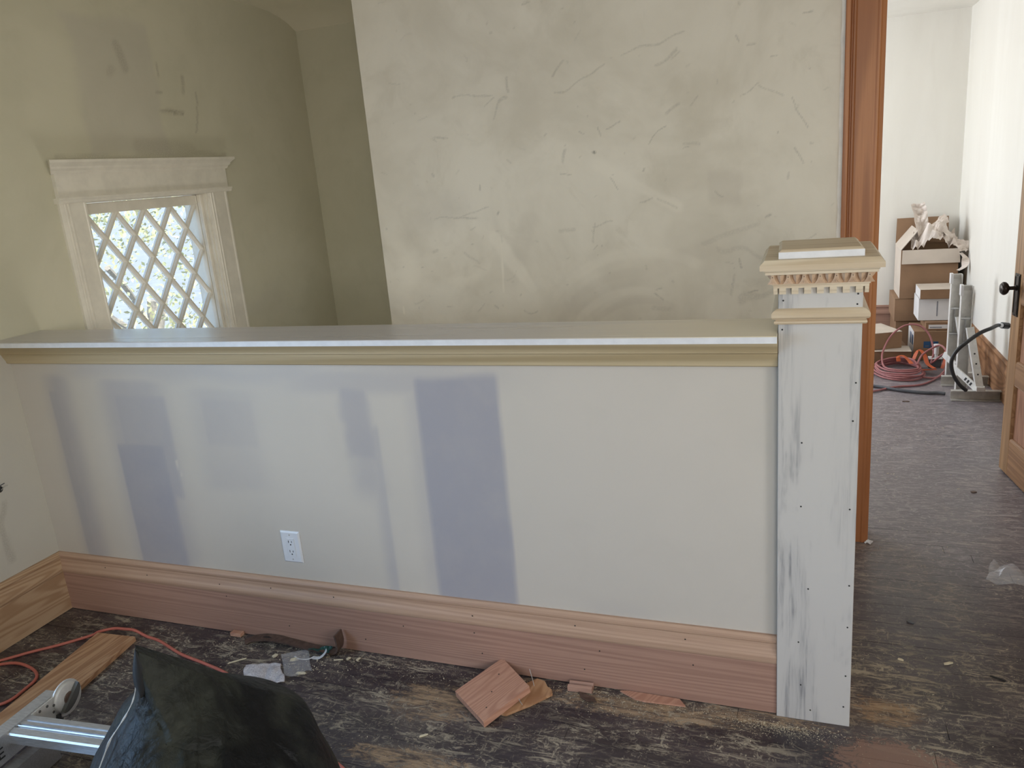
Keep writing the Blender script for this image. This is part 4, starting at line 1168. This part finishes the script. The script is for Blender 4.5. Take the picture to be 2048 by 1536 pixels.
scr = thing('wood_scrap', 'thin pale wood scrap with bent nails, under the tilted fir block', 'wood')
MB().prism([(-0.800,1.757),(-0.785,1.757),(-0.731,1.813),(-0.682,1.875),(-0.690,1.892),(-0.706,1.902),(-0.722,1.925),(-0.748,1.932),(-0.775,1.90),(-0.82,1.82)], 0.001, 0.009).build('scrap_body', M['board'], scr)
MB().tube([(-0.746,1.895,0.009),(-0.750,1.897,0.030),(-0.758,1.900,0.062)], 0.0013, 6).build('nail', M['alu_dull'], scr)
MB().tube([(-0.752,1.805,0.008),(-0.756,1.799,0.024),(-0.757,1.795,0.036)], 0.0013, 6).build('nail', M['alu_dull'], scr)

po = MB().sweep([(0,0.001),(0.030,0.001),(0.030,0.016),(0.022,0.020),(0.016,0.012),(0.010,0.012),(0.004,0.018),(0,0.018)], (-0.645,1.936,0), (-0.572,1.940,0), (0,-1,0), (0,0,1)).build('moulding_offcut', M['fir_base'])
tag(po, 'short pink moulding offcut lying against the baseboard right of the block', 'wood')
jo = MB().prism([(-0.493,1.938),(-0.478,1.930),(-0.444,1.912),(-0.414,1.908),(-0.344,1.912),(-0.300,1.914),(-0.320,1.940),(-0.393,1.942),(-0.461,1.943)], 0.0008, 0.006).build('jagged_offcut', M['block_fir'])
tag(jo, 'thin jagged reddish wood offcut lying along the baseboard near the post', 'wood')
fk = MB().add([(-0.612,1.908,0.002),(-0.560,1.893,0.003),(-0.545,1.868,0.008),(-0.575,1.868,0.003),(-0.598,1.882,0.002),(-0.610,1.905,0.006),(-0.562,1.890,0.007),(-0.548,1.867,0.011),(-0.576,1.866,0.007),(-0.598,1.880,0.006)],
      [(4,3,2,1,0),(5,6,7,8,9)]+[(i,(i+1)%5,5+(i+1)%5,5+i) for i in range(5)]).build('bark_flake', M['rust'])
tag(fk, 'flat brown flake of wood in the sawdust near the moulding offcut', 'wood')
rb = MB().box((-1.895,1.922,0.0005),(-1.850,1.944,0.014),0.001).build('wood_block', M['offcut'])
tag(rb, 'tiny reddish wood block against the baseboard left of the pry bar', 'wood')

# flat pry bar along the baseboard
pry = thing('pry_bar', 'worn brown flat pry bar with a hooked end, lying along the baseboard', 'tool')
top = [(-1.812,1.898,0.004),(-1.785,1.918,0.009),(-1.735,1.926,0.015),(-1.66,1.925,0.014),(-1.58,1.921,0.008),(-1.50,1.918,0.005),(-1.462,1.917,0.006),(-1.440,1.916,0.018),(-1.432,1.916,0.045),(-1.436,1.916,0.082)]
wid = [0.016,0.020,0.019,0.017,0.016,0.016,0.017,0.019,0.021,0.022]
ctr = spline(top, 4); ws = [wid[min(int(i/4), 9)] for i in range(len(ctr))]
vs = []
for i, p in enumerate(ctr):
    a = ctr[max(0,i-1)]; b_ = ctr[min(len(ctr)-1,i+1)]
    t = (b_-a).normalized(); s_ = Vector((0,1,0)) - t*t.y; s_.normalize(); nn_ = t.cross(s_)
    if nn_.z < -0.2: nn_ = -nn_
    h = 0.0028
    for q in ((-1,-1),(1,-1),(1,1),(-1,1)):
        vs.append(p + s_*ws[i]*q[0] + nn_*h*q[1])
n_ = len(ctr)
fs = [(i*4+k, i*4+(k+1)%4, (i+1)*4+(k+1)%4, (i+1)*4+k) for i in range(n_-1) for k in range(4)] + [(3,2,1,0), tuple((n_-1)*4+k for k in range(4))]
MB().add(vs, fs).build('bar_body', M['rust'], pry)
MB().add([(-1.755,1.923,0.0175),(-1.738,1.918,0.0190),(-1.712,1.921,0.0185),(-1.730,1.928,0.0190)], [(0,1,2,3)]).build('nail_slot', M['slot'], pry)

def crumple(name, nu, nv, origin, eu, ev, amp, seed, mat, s=9.0, parent=None, th=0.0006, sm=False, lift=None, floor_z=None):
    origin, eu, ev = Vector(origin), Vector(eu), Vector(ev)
    nrm = eu.cross(ev).normalized()
    if nrm.z < 0: nrm = -nrm
    vs = []
    for j in range(nv+1):
        for i in range(nu+1):
            f, g = i/nu, j/nv
            p = origin + eu*f + ev*g
            p += eu.normalized()*0.10*eu.length*noise.noise(Vector((f*2,g*2,seed+9))) + ev.normalized()*0.10*ev.length*noise.noise(Vector((f*2,g*2,seed+4)))
            h = (abs(noise.noise(p*s + Vector((seed,seed*2,0))))*1.6 + abs(noise.noise(p*s*2.3 + Vector((seed*5,0,seed))))*0.8)*amp
            if lift: h += lift(f, g)
            p += nrm*h
            if floor_z is not None: p.z = max(p.z, floor_z)
            vs.append(p)
    m_ = nu+1
    fs = [(j*m_+i, j*m_+i+1, (j+1)*m_+i+1, (j+1)*m_+i) for j in range(nv) for i in range(nu)]
    o = MB().add(vs, fs).build(name, mat, parent, smooth=sm, fix=False)
    md = o.modifiers.new('thickness', 'SOLIDIFY'); md.thickness = th; md.offset = 1
    return o
pk = crumple('plastic_packet', 30, 22, (-1.648,1.692,0.0015), (0.118,0.040,0.0), (-0.070,0.088,0.0), 0.011, 2.3, M['film_milky'], 13.0, floor_z=0.001, sm=True)
tag(pk, 'crumpled milky plastic packet on the floor behind the black bag', 'packet')
fm = crumple('plastic_bag', 20, 18, (-1.548,1.760,0.001), (0.075,0.045,0), (-0.090,0.105,0), 0.007, 5.1, M['film'], 14.0, floor_z=0.001, sm=True)
tag(fm, 'small flat clear plastic bag of white scraps beside the milky packet', 'bag')
pb = crumple('plastic_bag', 26, 20, (0.600,2.800,0.002), (0.130,-0.060,0), (0.045,0.110,0), 0.030, 7.7, M['film'], 10.0, floor_z=0.001, sm=True, lift=lambda f,g: 0.02*math.sin(PI*f)*math.sin(PI*g))
tag(pb, 'crumpled clear plastic bag on the floor near the open door', 'bag')
tl = crumple('film_scrap', 14, 8, (-1.545,1.885,0.002), (0.075,0.02,0.0), (-0.010,0.026,0.0), 0.022, 3.3, M['teal'], 18.0, floor_z=0.001)
tag(tl, 'dark teal scrap of film beside the hooked end of the pry bar', 'scrap')
def ribbon(name, pts, wdt, mat, label, cat, parent=None):
    P_ = spline(pts, 5); vs = []
    for i, p in enumerate(P_):
        t = (P_[min(i+1,len(P_)-1)]-P_[max(i-1,0)]).normalized()
        s_ = t.cross(Vector((0,0,1)))
        s_ = s_.normalized() if s_.length > 0.1 else Vector((0,1,0))
        vs += [p - s_*wdt/2, p + s_*wdt/2]
    o = MB().add(vs, [(2*i,2*i+1,2*i+3,2*i+2) for i in range(len(P_)-1)]).build(name, mat, parent, fix=False)
    md = o.modifiers.new('thickness', 'SOLIDIFY'); md.thickness = 0.0009
    if label: tag(o, label, cat)
    return o
ribbon('paper_curl', [(-1.520,1.876,0.002),(-1.496,1.878,0.003),(-1.480,1.886,0.014),(-1.472,1.892,0.028)], 0.015, M['white'], 'curled white paper strip standing by the hook of the pry bar', 'scrap')
ribbon('paper_curl', [(-1.585,1.868,0.002),(-1.560,1.856,0.004),(-1.53,1.862,0.003),(-1.515,1.876,0.006)], 0.005, M['white'], 'narrow curled white strip lying along the clear plastic bag', 'scrap')
pw = crumple('paper_scrap', 10, 8, (0.232,3.028,0.001), (0.020,-0.012,0.0), (0.014,0.016,0.006), 0.010, 4.4, M['white'], 40.0, floor_z=0.001)
tag(pw, 'tiny wad of white paper at the foot of the stained door casing', 'scrap')

# single chips and slivers that can be told apart
def chip(name, x, y, ln, wd, ang, mat, label, h=0.003):
    R_ = Matrix.Translation((x, y, 0.0006)) @ Matrix.Rotation(math.radians(ang), 4, 'Z')
    poly = [(-ln/2,-wd*0.3),(-ln*0.2,-wd/2),(ln*0.45,-wd*0.35),(ln/2,wd*0.1),(ln*0.2,wd/2),(-ln*0.4,wd*0.4)]
    o = MB().prism(poly, 0, h, R_).build(name, mat)
    return tag(o, label, 'chip')
chip('wood_chip', -1.575, 1.852, 0.030, 0.017, 30, M['chip'], 'largest pale chip at the left corner of the clear plastic bag')
chip('wood_chip', -1.508, 1.792, 0.034, 0.012, 10, M['chip'], 'long pale chip lying on the near edge of the clear plastic bag')
chip('wood_chip', -1.655, 1.855, 0.020, 0.016, 70, M['chip'], 'pale chip touching the far corner of the milky packet')
chip('wood_sliver', -1.768, 1.800, 0.060, 0.005, 42, M['chip'], 'thin pale sliver alone on the dark floor left of the milky packet')
chip('wood_sliver', -1.425, 1.884, 0.032, 0.004, 20, M['chip'], 'thin straw-like sliver at the foot of the pry bar hook')
chip('wood_sliver', -0.985, 1.625, 0.026, 0.006, 38, M['chip'], 'short pale sliver in the middle of the floor near the fir block')
chip('wood_chip', -1.395, 1.898, 0.016, 0.010, 60, M['chip'], 'small pale chip by the baseboard right of the pry bar')
chip('wood_chip', -1.36, 1.902, 0.018, 0.008, 75, M['chip'], 'second pale chip by the baseboard right of the pry bar')
chip('wood_sliver', 0.412, 2.285, 0.030, 0.009, 28, M['chip'], 'pale sliver on the doorway floor straight right of the post')
chip('wood_sliver', 0.285, 2.275, 0.016, 0.008, -20, M['chip'], 'smaller pale sliver between the post and the longer sliver')
chip('wood_sliver', 0.53, 2.24, 0.040, 0.006, -25, M['slot'], 'thin black sliver on the floor at the far right of the doorway')
chip('wood_chip', 0.335, 2.49, 0.022, 0.014, -35, M['rubber_grey'], 'dark grey curled chip on the doorway floor')
chip('wood_chip', 0.70, 3.60, 0.024, 0.018, 20, M['rust'], 'brown chip on the floor beside the open door')
chip('wood_chip', 0.575, 4.93, 0.040, 0.020, 0, M['rust'], 'brown scrap on the far room floor in front of the cord coil')

# sawdust and shavings nobody could count
sd = MB()
def shav(x, y, s):
    s *= 0.62*rng.choice((0.6, 0.8, 1, 1, 1.5))
    a = rng.uniform(0, PI); l = s*rng.uniform(0.6, 2.2); wv = s*rng.uniform(0.25, 0.6); h = s*0.25
    c_, s_ = math.cos(a), math.sin(a)
    pts = [(-l,-wv),(l,-wv),(l,wv),(-l,wv)]
    v0 = [(x+p*c_-q*s_, y+p*s_+q*c_, 0.0004) for p, q in pts]
    v1 = [(x+p*c_*0.8-q*s_*0.8, y+p*s_*0.8+q*c_*0.8, 0.0004+h) for p, q in pts]
    sd.add(v0+v1, [(4,5,6,7),(0,1,5,4),(1,2,6,5),(2,3,7,6),(3,0,4,7)])
for k in range(260): shav(rng.uniform(-2.66,-2.0), rng.uniform(1.35,1.93), rng.uniform(0.0008,0.0026))
for k in range(520): shav(rng.uniform(-2.0,-0.08), 1.94-abs(rng.gauss(0,0.10)), rng.uniform(0.0006,0.0022))
for k in range(420): shav(rng.gauss(-0.55,0.13), 1.93-abs(rng.gauss(0,0.05)), rng.uniform(0.0005,0.0018))
for k in range(500): shav(rng.gauss(-0.08,0.10), 1.915-abs(rng.gauss(0,0.03)), rng.uniform(0.0005,0.0018))
for k in range(420): shav(rng.uniform(-1.5,0.3), rng.uniform(1.4,1.9), rng.uniform(0.0005,0.0020))
for k in range(1500): shav(rng.uniform(-1.9,0.1), 1.93-abs(rng.gauss(0,0.05)), rng.uniform(0.0005,0.0016))
for k in range(900): shav(rng.gauss(-0.03,0.07), 1.905-abs(rng.gauss(0,0.025)), rng.uniform(0.0005,0.0016))
for k in range(900): shav(rng.uniform(0.14,1.2), rng.uniform(1.75,3.0), rng.uniform(0.0005,0.0022))
for k in range(220): shav(rng.gauss(-1.52,0.06), rng.gauss(1.85,0.04), rng.uniform(0.0008,0.003))
for k in range(160): shav(rng.uniform(0.3,0.9), rng.uniform(3.0,4.6), rng.uniform(0.001,0.004))
tag(sd.build('sawdust', M['chip'], fix=False), 'pale sawdust and shavings scattered over the dark floor', 'sawdust', kind='stuff')

# cut wire ends sticking out of the left wall
wt = thing('cut_wire', 'cut wire ends poking out of a hole in the left wall', 'wire')
MB().tube(spline([(XL+0.0005,1.812,0.556),(XL+0.012,1.818,0.566),(XL+0.022,1.826,0.570)],4), 0.0016, 6).build('wire_end', M['alu_dull'], wt)
MB().tube(spline([(XL+0.0005,1.810,0.572),(XL+0.010,1.814,0.577),(XL+0.018,1.818,0.581)],4), 0.0016, 6).build('wire_end', M['rubber_grey'], wt)
MB().lathe([(0.012,0.0004),(0.010,0.0010)], (XL,1.808,0.560), (1,0,0), 14).build('wall_hole', M['slot'], wt)

# ------------------------------------------------------------------ far room: cartons
def carton(name, label, x0, x1, y0, y1, z0, z1, mat, rot=0.0, tape=True, group=None):
    cx_, cy_ = (x0+x1)/2, (y0+y1)/2
    t = thing(name, label, 'box', (cx_, cy_, z0), math.radians(rot), group)
    a, b_, h = (x1-x0)/2, (y1-y0)/2, z1-z0
    MB().box((-a,-b_,0.0005), (a,b_,h-0.003), 0.002).build('box_body', mat, t)
    MB().box((-a,-b_,h-0.0028), (-0.001,b_,h-0.0003)).build('flap', mat, t)
    MB().box((0.001,-b_,h-0.0028), (a,b_,h-0.0003)).build('flap', mat, t)
    return t, a, b_, h
# bottom row
t, a, b_, h = carton('cardboard_box', 'brown carton with two blue square prints, on the floor behind the cord coil', 0.722, 1.000, 5.93, 6.24, 0.0, 0.205, M['cardboard'])
MB().box((-a-0.0006,-b_+0.004,0.004), (-a-0.0001,b_-0.004,h-0.004)).build('side_panel', M['box_white'], t)['label'] = 'white printed side'
MB().box((-a-0.0012,-b_+0.03,0.10), (-a-0.0006,-b_+0.10,0.17)).build('blue_print', M['label_blue'], t)
MB().box((-a-0.0012,-b_+0.14,0.09), (-a-0.0006,-b_+0.19,0.17)).build('blue_print', M['label_blue'], t)
for k in (0, 1):
    u0 = 0.784-0.861+0.047*k
    sq = MB().box((u0, -b_-0.0008, 0.088), (u0+0.043, -b_-0.0001, 0.134)).build('blue_print', M['label_blue'], t)
    MB().box((u0+0.010, -b_-0.0012, 0.100), (u0+0.033, -b_-0.0008, 0.104)).build('print_line', M['cardboard'], sq)
    if k: MB().box((u0+0.020, -b_-0.0012, 0.104), (u0+0.024, -b_-0.0008, 0.118)).build('print_line', M['cardboard'], sq)
t, a, b_, h = carton('cardboard_box', 'brown carton with a torn white shipping label, on the blue-printed carton', 0.795, 1.000, 5.955, 6.235, 0.206, 0.262, M['cardboard_dk'])
lbp = MB().box((-0.085,-b_-0.0009,0.012), (0.030,-b_-0.0001,0.040)).build('shipping_label', M['box_white'], t)
MB().box((-0.078,-b_-0.0013,0.017), (-0.004,-b_-0.0009,0.026)).build('label_print', M['label_grey'], lbp)
t, a, b_, h = carton('white_carton', 'white carton stacked under the flat brown lid box', 0.752, 0.985, 6.02, 6.27, 0.263, 0.418, M['box_white'])
MB().box((-0.004,-b_-0.0008,0.03), (0.004,-b_-0.0001,0.135)).build('carton_print', M['label_grey'], t)
MB().box((0.075,-b_-0.0008,0.07), (0.083,-b_-0.0001,0.08)).build('carton_print', M['ink'], t)
t, a, b_, h = carton('lid_box', 'shallow brown box with a pale top, topmost beside the metal stands', 0.755, 0.990, 5.985, 6.24, 0.419, 0.485, M['cardboard_dk'])
MB().box((-a-0.001,-b_-0.001,h), (a+0.001,b_,h+0.002)).build('pale_top', M['cardboard_lt'], t)
MB().box((-a-0.0009,-b_+0.002,0.004), (-a-0.0001,b_-0.01,h)).build('white_end', M['box_white'], t)
carton('cardboard_box', 'brown carton supporting the large open box of paper', 0.632, 0.975, 6.33, 6.74, 0.197, 0.366, M['cardboard'])
carton('cardboard_box', 'lowest brown carton at the back wall under the large open box', 0.645, 0.985, 6.34, 6.74, 0.0, 0.196, M['cardboard_dk'])
t, a, b_, h = carton('cardboard_box', 'wide low carton with pale top turned at an angle by the doorway', 0.36, 0.60, 5.88, 6.18, 0.089, 0.205, M['cardboard'], 22)
MB().box((-a,-b_,h), (a,b_,h+0.003)).build('pale_top', M['cardboard_lt'], t)
t, a, b_, h = carton('cardboard_box', 'flat brown carton on the floor left of the blue-printed carton', 0.36, 0.688, 5.84, 6.20, 0.0, 0.085, M['cardboard_dk'], 5)
sh = MB().box((0.47,5.83,0.0858),(0.70,6.00,0.0885)).build('cardboard_sheet', M['cardboard_lt'])
tag(sh, 'loose pale cardboard sheet on top of the flat floor carton', 'cardboard')

# large open box
ob = thing('open_box', 'large open brown box spilling crumpled packing paper', 'box', (0.845, 6.53, 0.367))
hw, hd, hh, tk = 0.185, 0.205, 0.352, 0.004
MB().box((-hw,-hd,0),(hw,-hd+tk,hh)).build('front_wall', M['cardboard'], ob)
MB().box((-hw,hd-tk,0),(hw,hd,hh)).build('back_wall', M['cardboard'], ob)
MB().box((-hw,-hd+tk,0),(-hw+tk,hd-tk,hh)).build('side_wall', M['cardboard_lt'], ob)
MB().box((hw-tk,-hd+tk,0),(hw,hd-tk,hh)).build('side_wall', M['cardboard'], ob)
MB().box((-hw+tk,-hd+tk,0),(hw-tk,hd-tk,tk)).build('bottom', M['cardboard'], ob)
MB().prism([(-hw,0),(hw-0.01,0),(hw-0.016,0.195),(-hw+0.004,0.195)], 0, tk, Matrix.Translation((0,hd-tk,hh)) @ Matrix.Rotation(math.radians(88),4,'X')).build('back_flap', M['cardboard'], ob)
MB().prism([(-hw+0.008,0),(hw,0),(hw+0.008,-0.100),(-hw+0.004,-0.100)], 0, tk, Matrix.Translation((0,-hd,hh)) @ Matrix.Rotation(math.radians(78),4,'X')).build('front_flap', M['cardboard_lt'], ob)
MB().prism([(0,-hd),(0.175,-hd+0.002),(0.175,hd-0.02),(0,hd)], 0, tk, Matrix.Translation((-hw,0,hh)) @ Matrix.Rotation(math.radians(-52),4,'Y')).build('side_flap', M['cardboard_lt'], ob)
MB().prism([(0,-hd),(0.13,-hd+0.01),(0.13,hd-0.02),(0,hd)], 0, tk, Matrix.Translation((hw-0.002,0,hh)) @ Matrix.Rotation(math.radians(100),4,'Y')).build('side_flap', M['cardboard_dk'], ob)
p1 = crumple('packing_paper', 34, 26, (0.735,6.36,0.665), (0.285,0.0,0.0), (0.0,0.20,0.10), 0.085, 1.2, M['kraft'], 13.0, lift=lambda f,g: 0.15*math.sin(PI*min(1,f*0.8+0.12))*math.sin(PI*min(1,g*0.8+0.15)))
tag(p1, 'main heap of crumpled packing paper inside the large open box', 'paper')
p2 = crumple('packing_paper', 14, 20, (0.770,6.37,0.80), (0.085,0.01,0.015), (-0.055,0.03,0.235), 0.030, 6.1, M['kraft'], 14.0, lift=lambda f,g: -0.02*math.cos(PI*(f-.5)))
tag(p2, 'sheet of packing paper standing upright out of the large open box', 'paper')
p3 = crumple('packing_paper', 22, 10, (0.90,6.36,0.80), (0.155,-0.05,-0.125), (0.05,0.07,0.03), 0.040, 2.9, M['kraft'], 13.0)
tag(p3, 'packing paper hanging over the right rim of the large open box', 'paper')
p4 = ribbon('packing_paper', [(1.035,6.29,0.69),(1.062,6.27,0.655),(1.055,6.25,0.60),(1.015,6.24,0.575)], 0.05, M['kraft'], 'twisted end of packing paper dangling lowest beside the white wall', 'paper')
p5 = crumple('packing_paper', 14, 10, (0.880,6.42,0.80), (0.100,0.0,0.095), (-0.03,0.06,0.05), 0.030, 8.2, M['kraft'], 16.0)
tag(p5, 'folded corner of packing paper raised at the right of the open box', 'paper')

# added dark slab painting the shade in the gap between box and wall
dk = MB().box((1.036,6.50,0.0),(1.066,6.72,0.60),0.002).build('gap_shade', M['rubber'])
tag(dk, 'dark slab added as shade in the gap between the cartons and the white wall', 'panel')

# ------------------------------------------------------------------ far room: cords
def coil_pts():
    P_ = []
    base = [(0.43,5.60),(0.52,5.74),(0.63,5.80),(0.72,5.70),(0.745,5.53),(0.70,5.40),(0.60,5.36),(0.48,5.44)]
    for k in range(6):
        f = 1 - 0.045*k + rng.uniform(-0.02,0.02)
        for i, (x, y_) in enumerate(base):
            P_.append((0.59+(x-0.59)*f+rng.uniform(-0.012,0.012), 5.58+(y_-5.58)*f+rng.uniform(-0.012,0.012), 0.008+0.011*k+rng.uniform(0,0.004)))
    return P_
cp = coil_pts()
cp += [(0.50,5.62,0.075),(0.52,5.80,0.10),(0.575,5.88,0.19),(0.66,5.90,0.255),(0.75,5.89,0.255),(0.81,5.86,0.19),(0.83,5.80,0.09),(0.80,5.66,0.05),(0.83,5.60,0.10),(0.87,5.60,0.125),(0.875,5.56,0.05),(0.82,5.46,0.012),(0.70,5.28,0.008),(0.55,5.22,0.008),(0.42,5.12,0.008),(0.30,5.05,0.008)]
coil = MB().tube(spline(cp, 6), 0.0065, 8).build('coiled_cord', M['cord_red'], smooth=True)
tag(coil, 'faded red cord coiled on the far room floor before the cartons', 'cord')
cp2 = [(0.70,5.52,0.075),(0.74,5.66,0.10),(0.80,5.72,0.13),(0.855,5.70,0.16),(0.885,5.62,0.12),(0.88,5.55,0.03),(0.80,5.43,0.012),(0.72,5.44,0.012)]
cl2 = MB().tube(spline(cp2, 7), 0.0065, 8).build('cord_loop', M['cord_red'], smooth=True)
tag(cl2, 'loose red cord loop leaning against the blue-printed carton', 'cord')
hose = MB().tube(spline([(XR-0.03,4.985,0.432),(1.02,4.93,0.455),(0.97,4.86,0.452),(0.917,4.84,0.432),(0.859,4.83,0.388),(0.806,4.83,0.333),(0.783,4.83,0.270),(0.795,4.83,0.200),(0.828,4.83,0.140),(0.868,4.835,0.100)], 8), 0.0105, 10)
hs = thing('black_hose', 'black rubber hose arching from behind the open door to the stands', 'hose')
hose.build('hose_tube', M['rubber'], hs, smooth=True)
MB().lathe([(0.013,0),(0.013,0.022),(0.010,0.024)], (1.022,4.932,0.4545), (0.75,0.6,-0.2), 12).build('ferrule', M['alu'], hs)
MB().lathe([(0.018,0),(0.018,0.045),(0.014,0.05)], (1.040,4.948,0.4500), (0.75,0.6,-0.2), 12).build('plug', M['rubber'], hs)
gh = MB().tube(spline([(0.20,5.20,0.011),(0.40,5.23,0.011),(0.55,5.14,0.011),(0.68,5.09,0.011),(0.76,5.09,0.011),(0.80,5.075,0.011)], 8), 0.010, 8).build('grey_hose', M['rubber_grey'], smooth=True)
tag(gh, 'dusty grey hose lying flat on the floor in front of the cord coil', 'hose')
ost = thing('orange_strap', 'orange webbing strap tangled in the red cord coil', 'strap')
for pts in ([(0.60,5.62,0.07),(0.60,5.64,0.10),(0.63,5.63,0.105),(0.66,5.60,0.08),(0.67,5.56,0.07)], [(0.70,5.72,0.06),(0.73,5.74,0.12),(0.76,5.70,0.10),(0.77,5.60,0.06),(0.80,5.52,0.05)],
            [(0.72,5.54,0.035),(0.77,5.56,0.03),(0.82,5.57,0.03)], [(0.86,5.63,0.02),(0.88,5.65,0.08),(0.885,5.67,0.15)]):
    ribbon('webbing', pts, 0.026, M['orange'], None, None, ost)
sb_ = thing('spray_nozzle', 'small white-tipped metal fitting among the cords', 'tool', (0.84, 5.75, 0))
MB().box((-0.05,-0.03,0.002),(0.03,0.03,0.060),0.003).build('fitting_body', M['rubber_grey'], sb_)
MB().box((-0.045,-0.035,0.060),(0.035,0.035,0.066),0.001).build('fitting_plate', M['box_white'], sb_)
MB().lathe([(0.010,0.066),(0.010,0.085),(0.014,0.090),(0.014,0.130),(0.020,0.150),(0.020,0.155)], (0.0,0,0), (0,0,1), 12).build('white_tip', M['box_white'], sb_)

# ------------------------------------------------------------------ far room: two ladder jacks
def jack(name, label, x, y_, hgt):
    t = thing(name, label, 'stand', (x, y_, 0))
    # base channel on its side, open towards the viewer
    MB().sweep([(0.012,0.001),(0.012,0.004),(-0.028,0.004),(-0.028,0.055),(0.004,0.055),(0.004,0.060),(-0.032,0.060),(-0.032,0.001)], (-0.055,0,0), (0.200,0,0), (0,-1,0), (0,0,1)).build('base_channel', M['alu_dull'], t)
    # upright: channel with flanges towards the viewer
    up = MB()
    w2, dp, tk_ = 0.030, 0.045, 0.004
    prof_ = [(-w2,-dp),(-w2+tk_,-dp),(-w2+tk_,-tk_),(w2-tk_,-tk_),(w2-tk_,-dp),(w2,-dp),(w2,0),(-w2,0)]
    up.prism(prof_, 0.002, hgt, Matrix.Translation((0.015, 0.165, 0)))
    u = up.build('upright', M['alu_white'], t)
    MB().prism([(-0.036,-0.050),(-0.022,-0.052),(-0.020,0.0),(-0.036,0.0)], hgt-0.055, hgt+0.006, Matrix.Translation((0.015,0.163,0))).build('end_hook', M['box_white'], u)
    MB().box((-0.012,0.155,hgt-0.03),(0.042,0.1610,hgt-0.005)).build('cross_plate', M['alu_dull'], u)
    for zz in (0.30, 0.46):
        MB().tube([(-0.013,0.140,zz),(0.043,0.140,zz)], 0.007, 8).build('pin', M['alu'], u)
    MB().tube([(0.015,0.150,0.30),(0.017,0.148,0.47)], 0.0045, 8).build('slide_rod', M['alu'], u)
    # brace from the upright down to the front base
    a3, b3 = Vector((0.033,0.10,0.415)), Vector((0.085,0.012,0.085))
    d = (b3-a3).normalized(); s_ = Vector((1,0,0)) - d*d.x; s_.normalize(); q = d.cross(s_)
    vs = []
    for p, sc_ in ((a3,1),(b3,1)):
        for i, j in ((-1,-1),(1,-1),(1,1),(-1,1)):
            vs.append(p + s_*0.019*i + q*0.020*j)
    br = MB().add(vs, [(0,1,2,3),(7,6,5,4)]+[(k,(k+1)%4,4+(k+1)%4,4+k) for k in range(4)]).build('brace', M['alu_white'], t)
    for f in (0.45, 0.62, 0.8):
        p = a3*(1-f)+b3*f + q*(0.0205 if q.y < 0 else -0.0205)
        MB().lathe([(0.005,0),(0.005,0.002)], p, q if q.y < 0 else -q, 8).build('brace_hole', M['slot'], br)
    # slanting foot strut with a printed side
    a4, b4 = Vector((-0.030,0.15,0.165)), Vector((0.072,0.004,0.072))
    d = (b4-a4).normalized(); s_ = Vector((0,0,1)) - d*d.z; s_.normalize(); q = d.cross(s_)
    vs = []
    for p in (a4, b4):
        for i, j in ((-1,-1),(1,-1),(1,1),(-1,1)):
            vs.append(p + s_*0.020*i + q*0.004*j)
    st = MB().add(vs, [(0,1,2,3),(7,6,5,4)]+[(k,(k+1)%4,4+(k+1)%4,4+k) for k in range(4)]).build('strut', M['alu_white'], t)
    sd_ = q if q.y < 0 else -q
    for f in (0.55, 0.66, 0.77):
        p = a4*(1-f)+b4*f + sd_*0.0043
        vs = [p + d*0.006*i + s_*0.011*j for i, j in ((-1,-1),(1,-1),(1.6,1),(-0.4,1))]
        MB().add(vs+[v+sd_*0.0006 for v in vs], [(0,1,2,3),(7,6,5,4)]+[(k,(k+1)%4,4+(k+1)%4,4+k) for k in range(4)]).build('strut_print', M['ink'], st)
    MB().box((0.066,-0.020,0.0605),(0.112,0.030,0.090),0.003).build('brace_foot', M['alu_white'], t)
    return t
jack('ladder_jack', 'aluminium ladder jack standing nearer the open door, in front of the other', 0.871, 4.968, 0.652)
jack('ladder_jack', 'aluminium ladder jack standing behind the first, nearer the cartons', 0.865, 5.285, 0.672)

# ------------------------------------------------------------------ outdoors beyond the lattice window
gd = MB().box((-900,-700,-3.3),(-3.4,900,-3.2))
struct('ground', gd, M['concrete'])
tree = thing('garden_tree', 'sunlit leafy tree outside the lattice window', 'tree', (-8.6, 8.4, -3.2))
MB().tube(spline([(0,0,0),(0.1,0.05,1.2),(-0.05,0,2.2),(0.1,0.1,3.4)],4), 0.11, 8).build('trunk', M['bark'], tree)
for k in range(6):
    a = k*1.05
    MB().tube(spline([(0.0,0.0,1.8+0.25*k),(0.6*math.cos(a),0.6*math.sin(a),2.5+0.22*k),(1.3*math.cos(a),1.3*math.sin(a),3.0+0.2*k)],4), 0.035, 6).build('branch', M['bark'], tree)
lf = MB()
for k in range(5200):
    while True:
        p = Vector((rng.uniform(-1,1), rng.uniform(-1,1), rng.uniform(-1,1)))
        if 0.3 < p.length < 1 and noise.noise(p*2.2 + Vector((3,1,7))) > -0.12: break
    p = Vector((p.x*1.9, p.y*2.3, p.z*1.9 + 3.6))
    u = Vector((rng.gauss(0,1), rng.gauss(0,1), rng.gauss(0,1))).normalized(); v = u.orthogonal().normalized()
    s = rng.uniform(0.028, 0.052)
    lf.add([p-u*s, p+v*s*0.45, p+u*s, p-v*s*0.45], [(0,1,2,3)])
lf.build('foliage', M['leaf'], tree, fix=False)
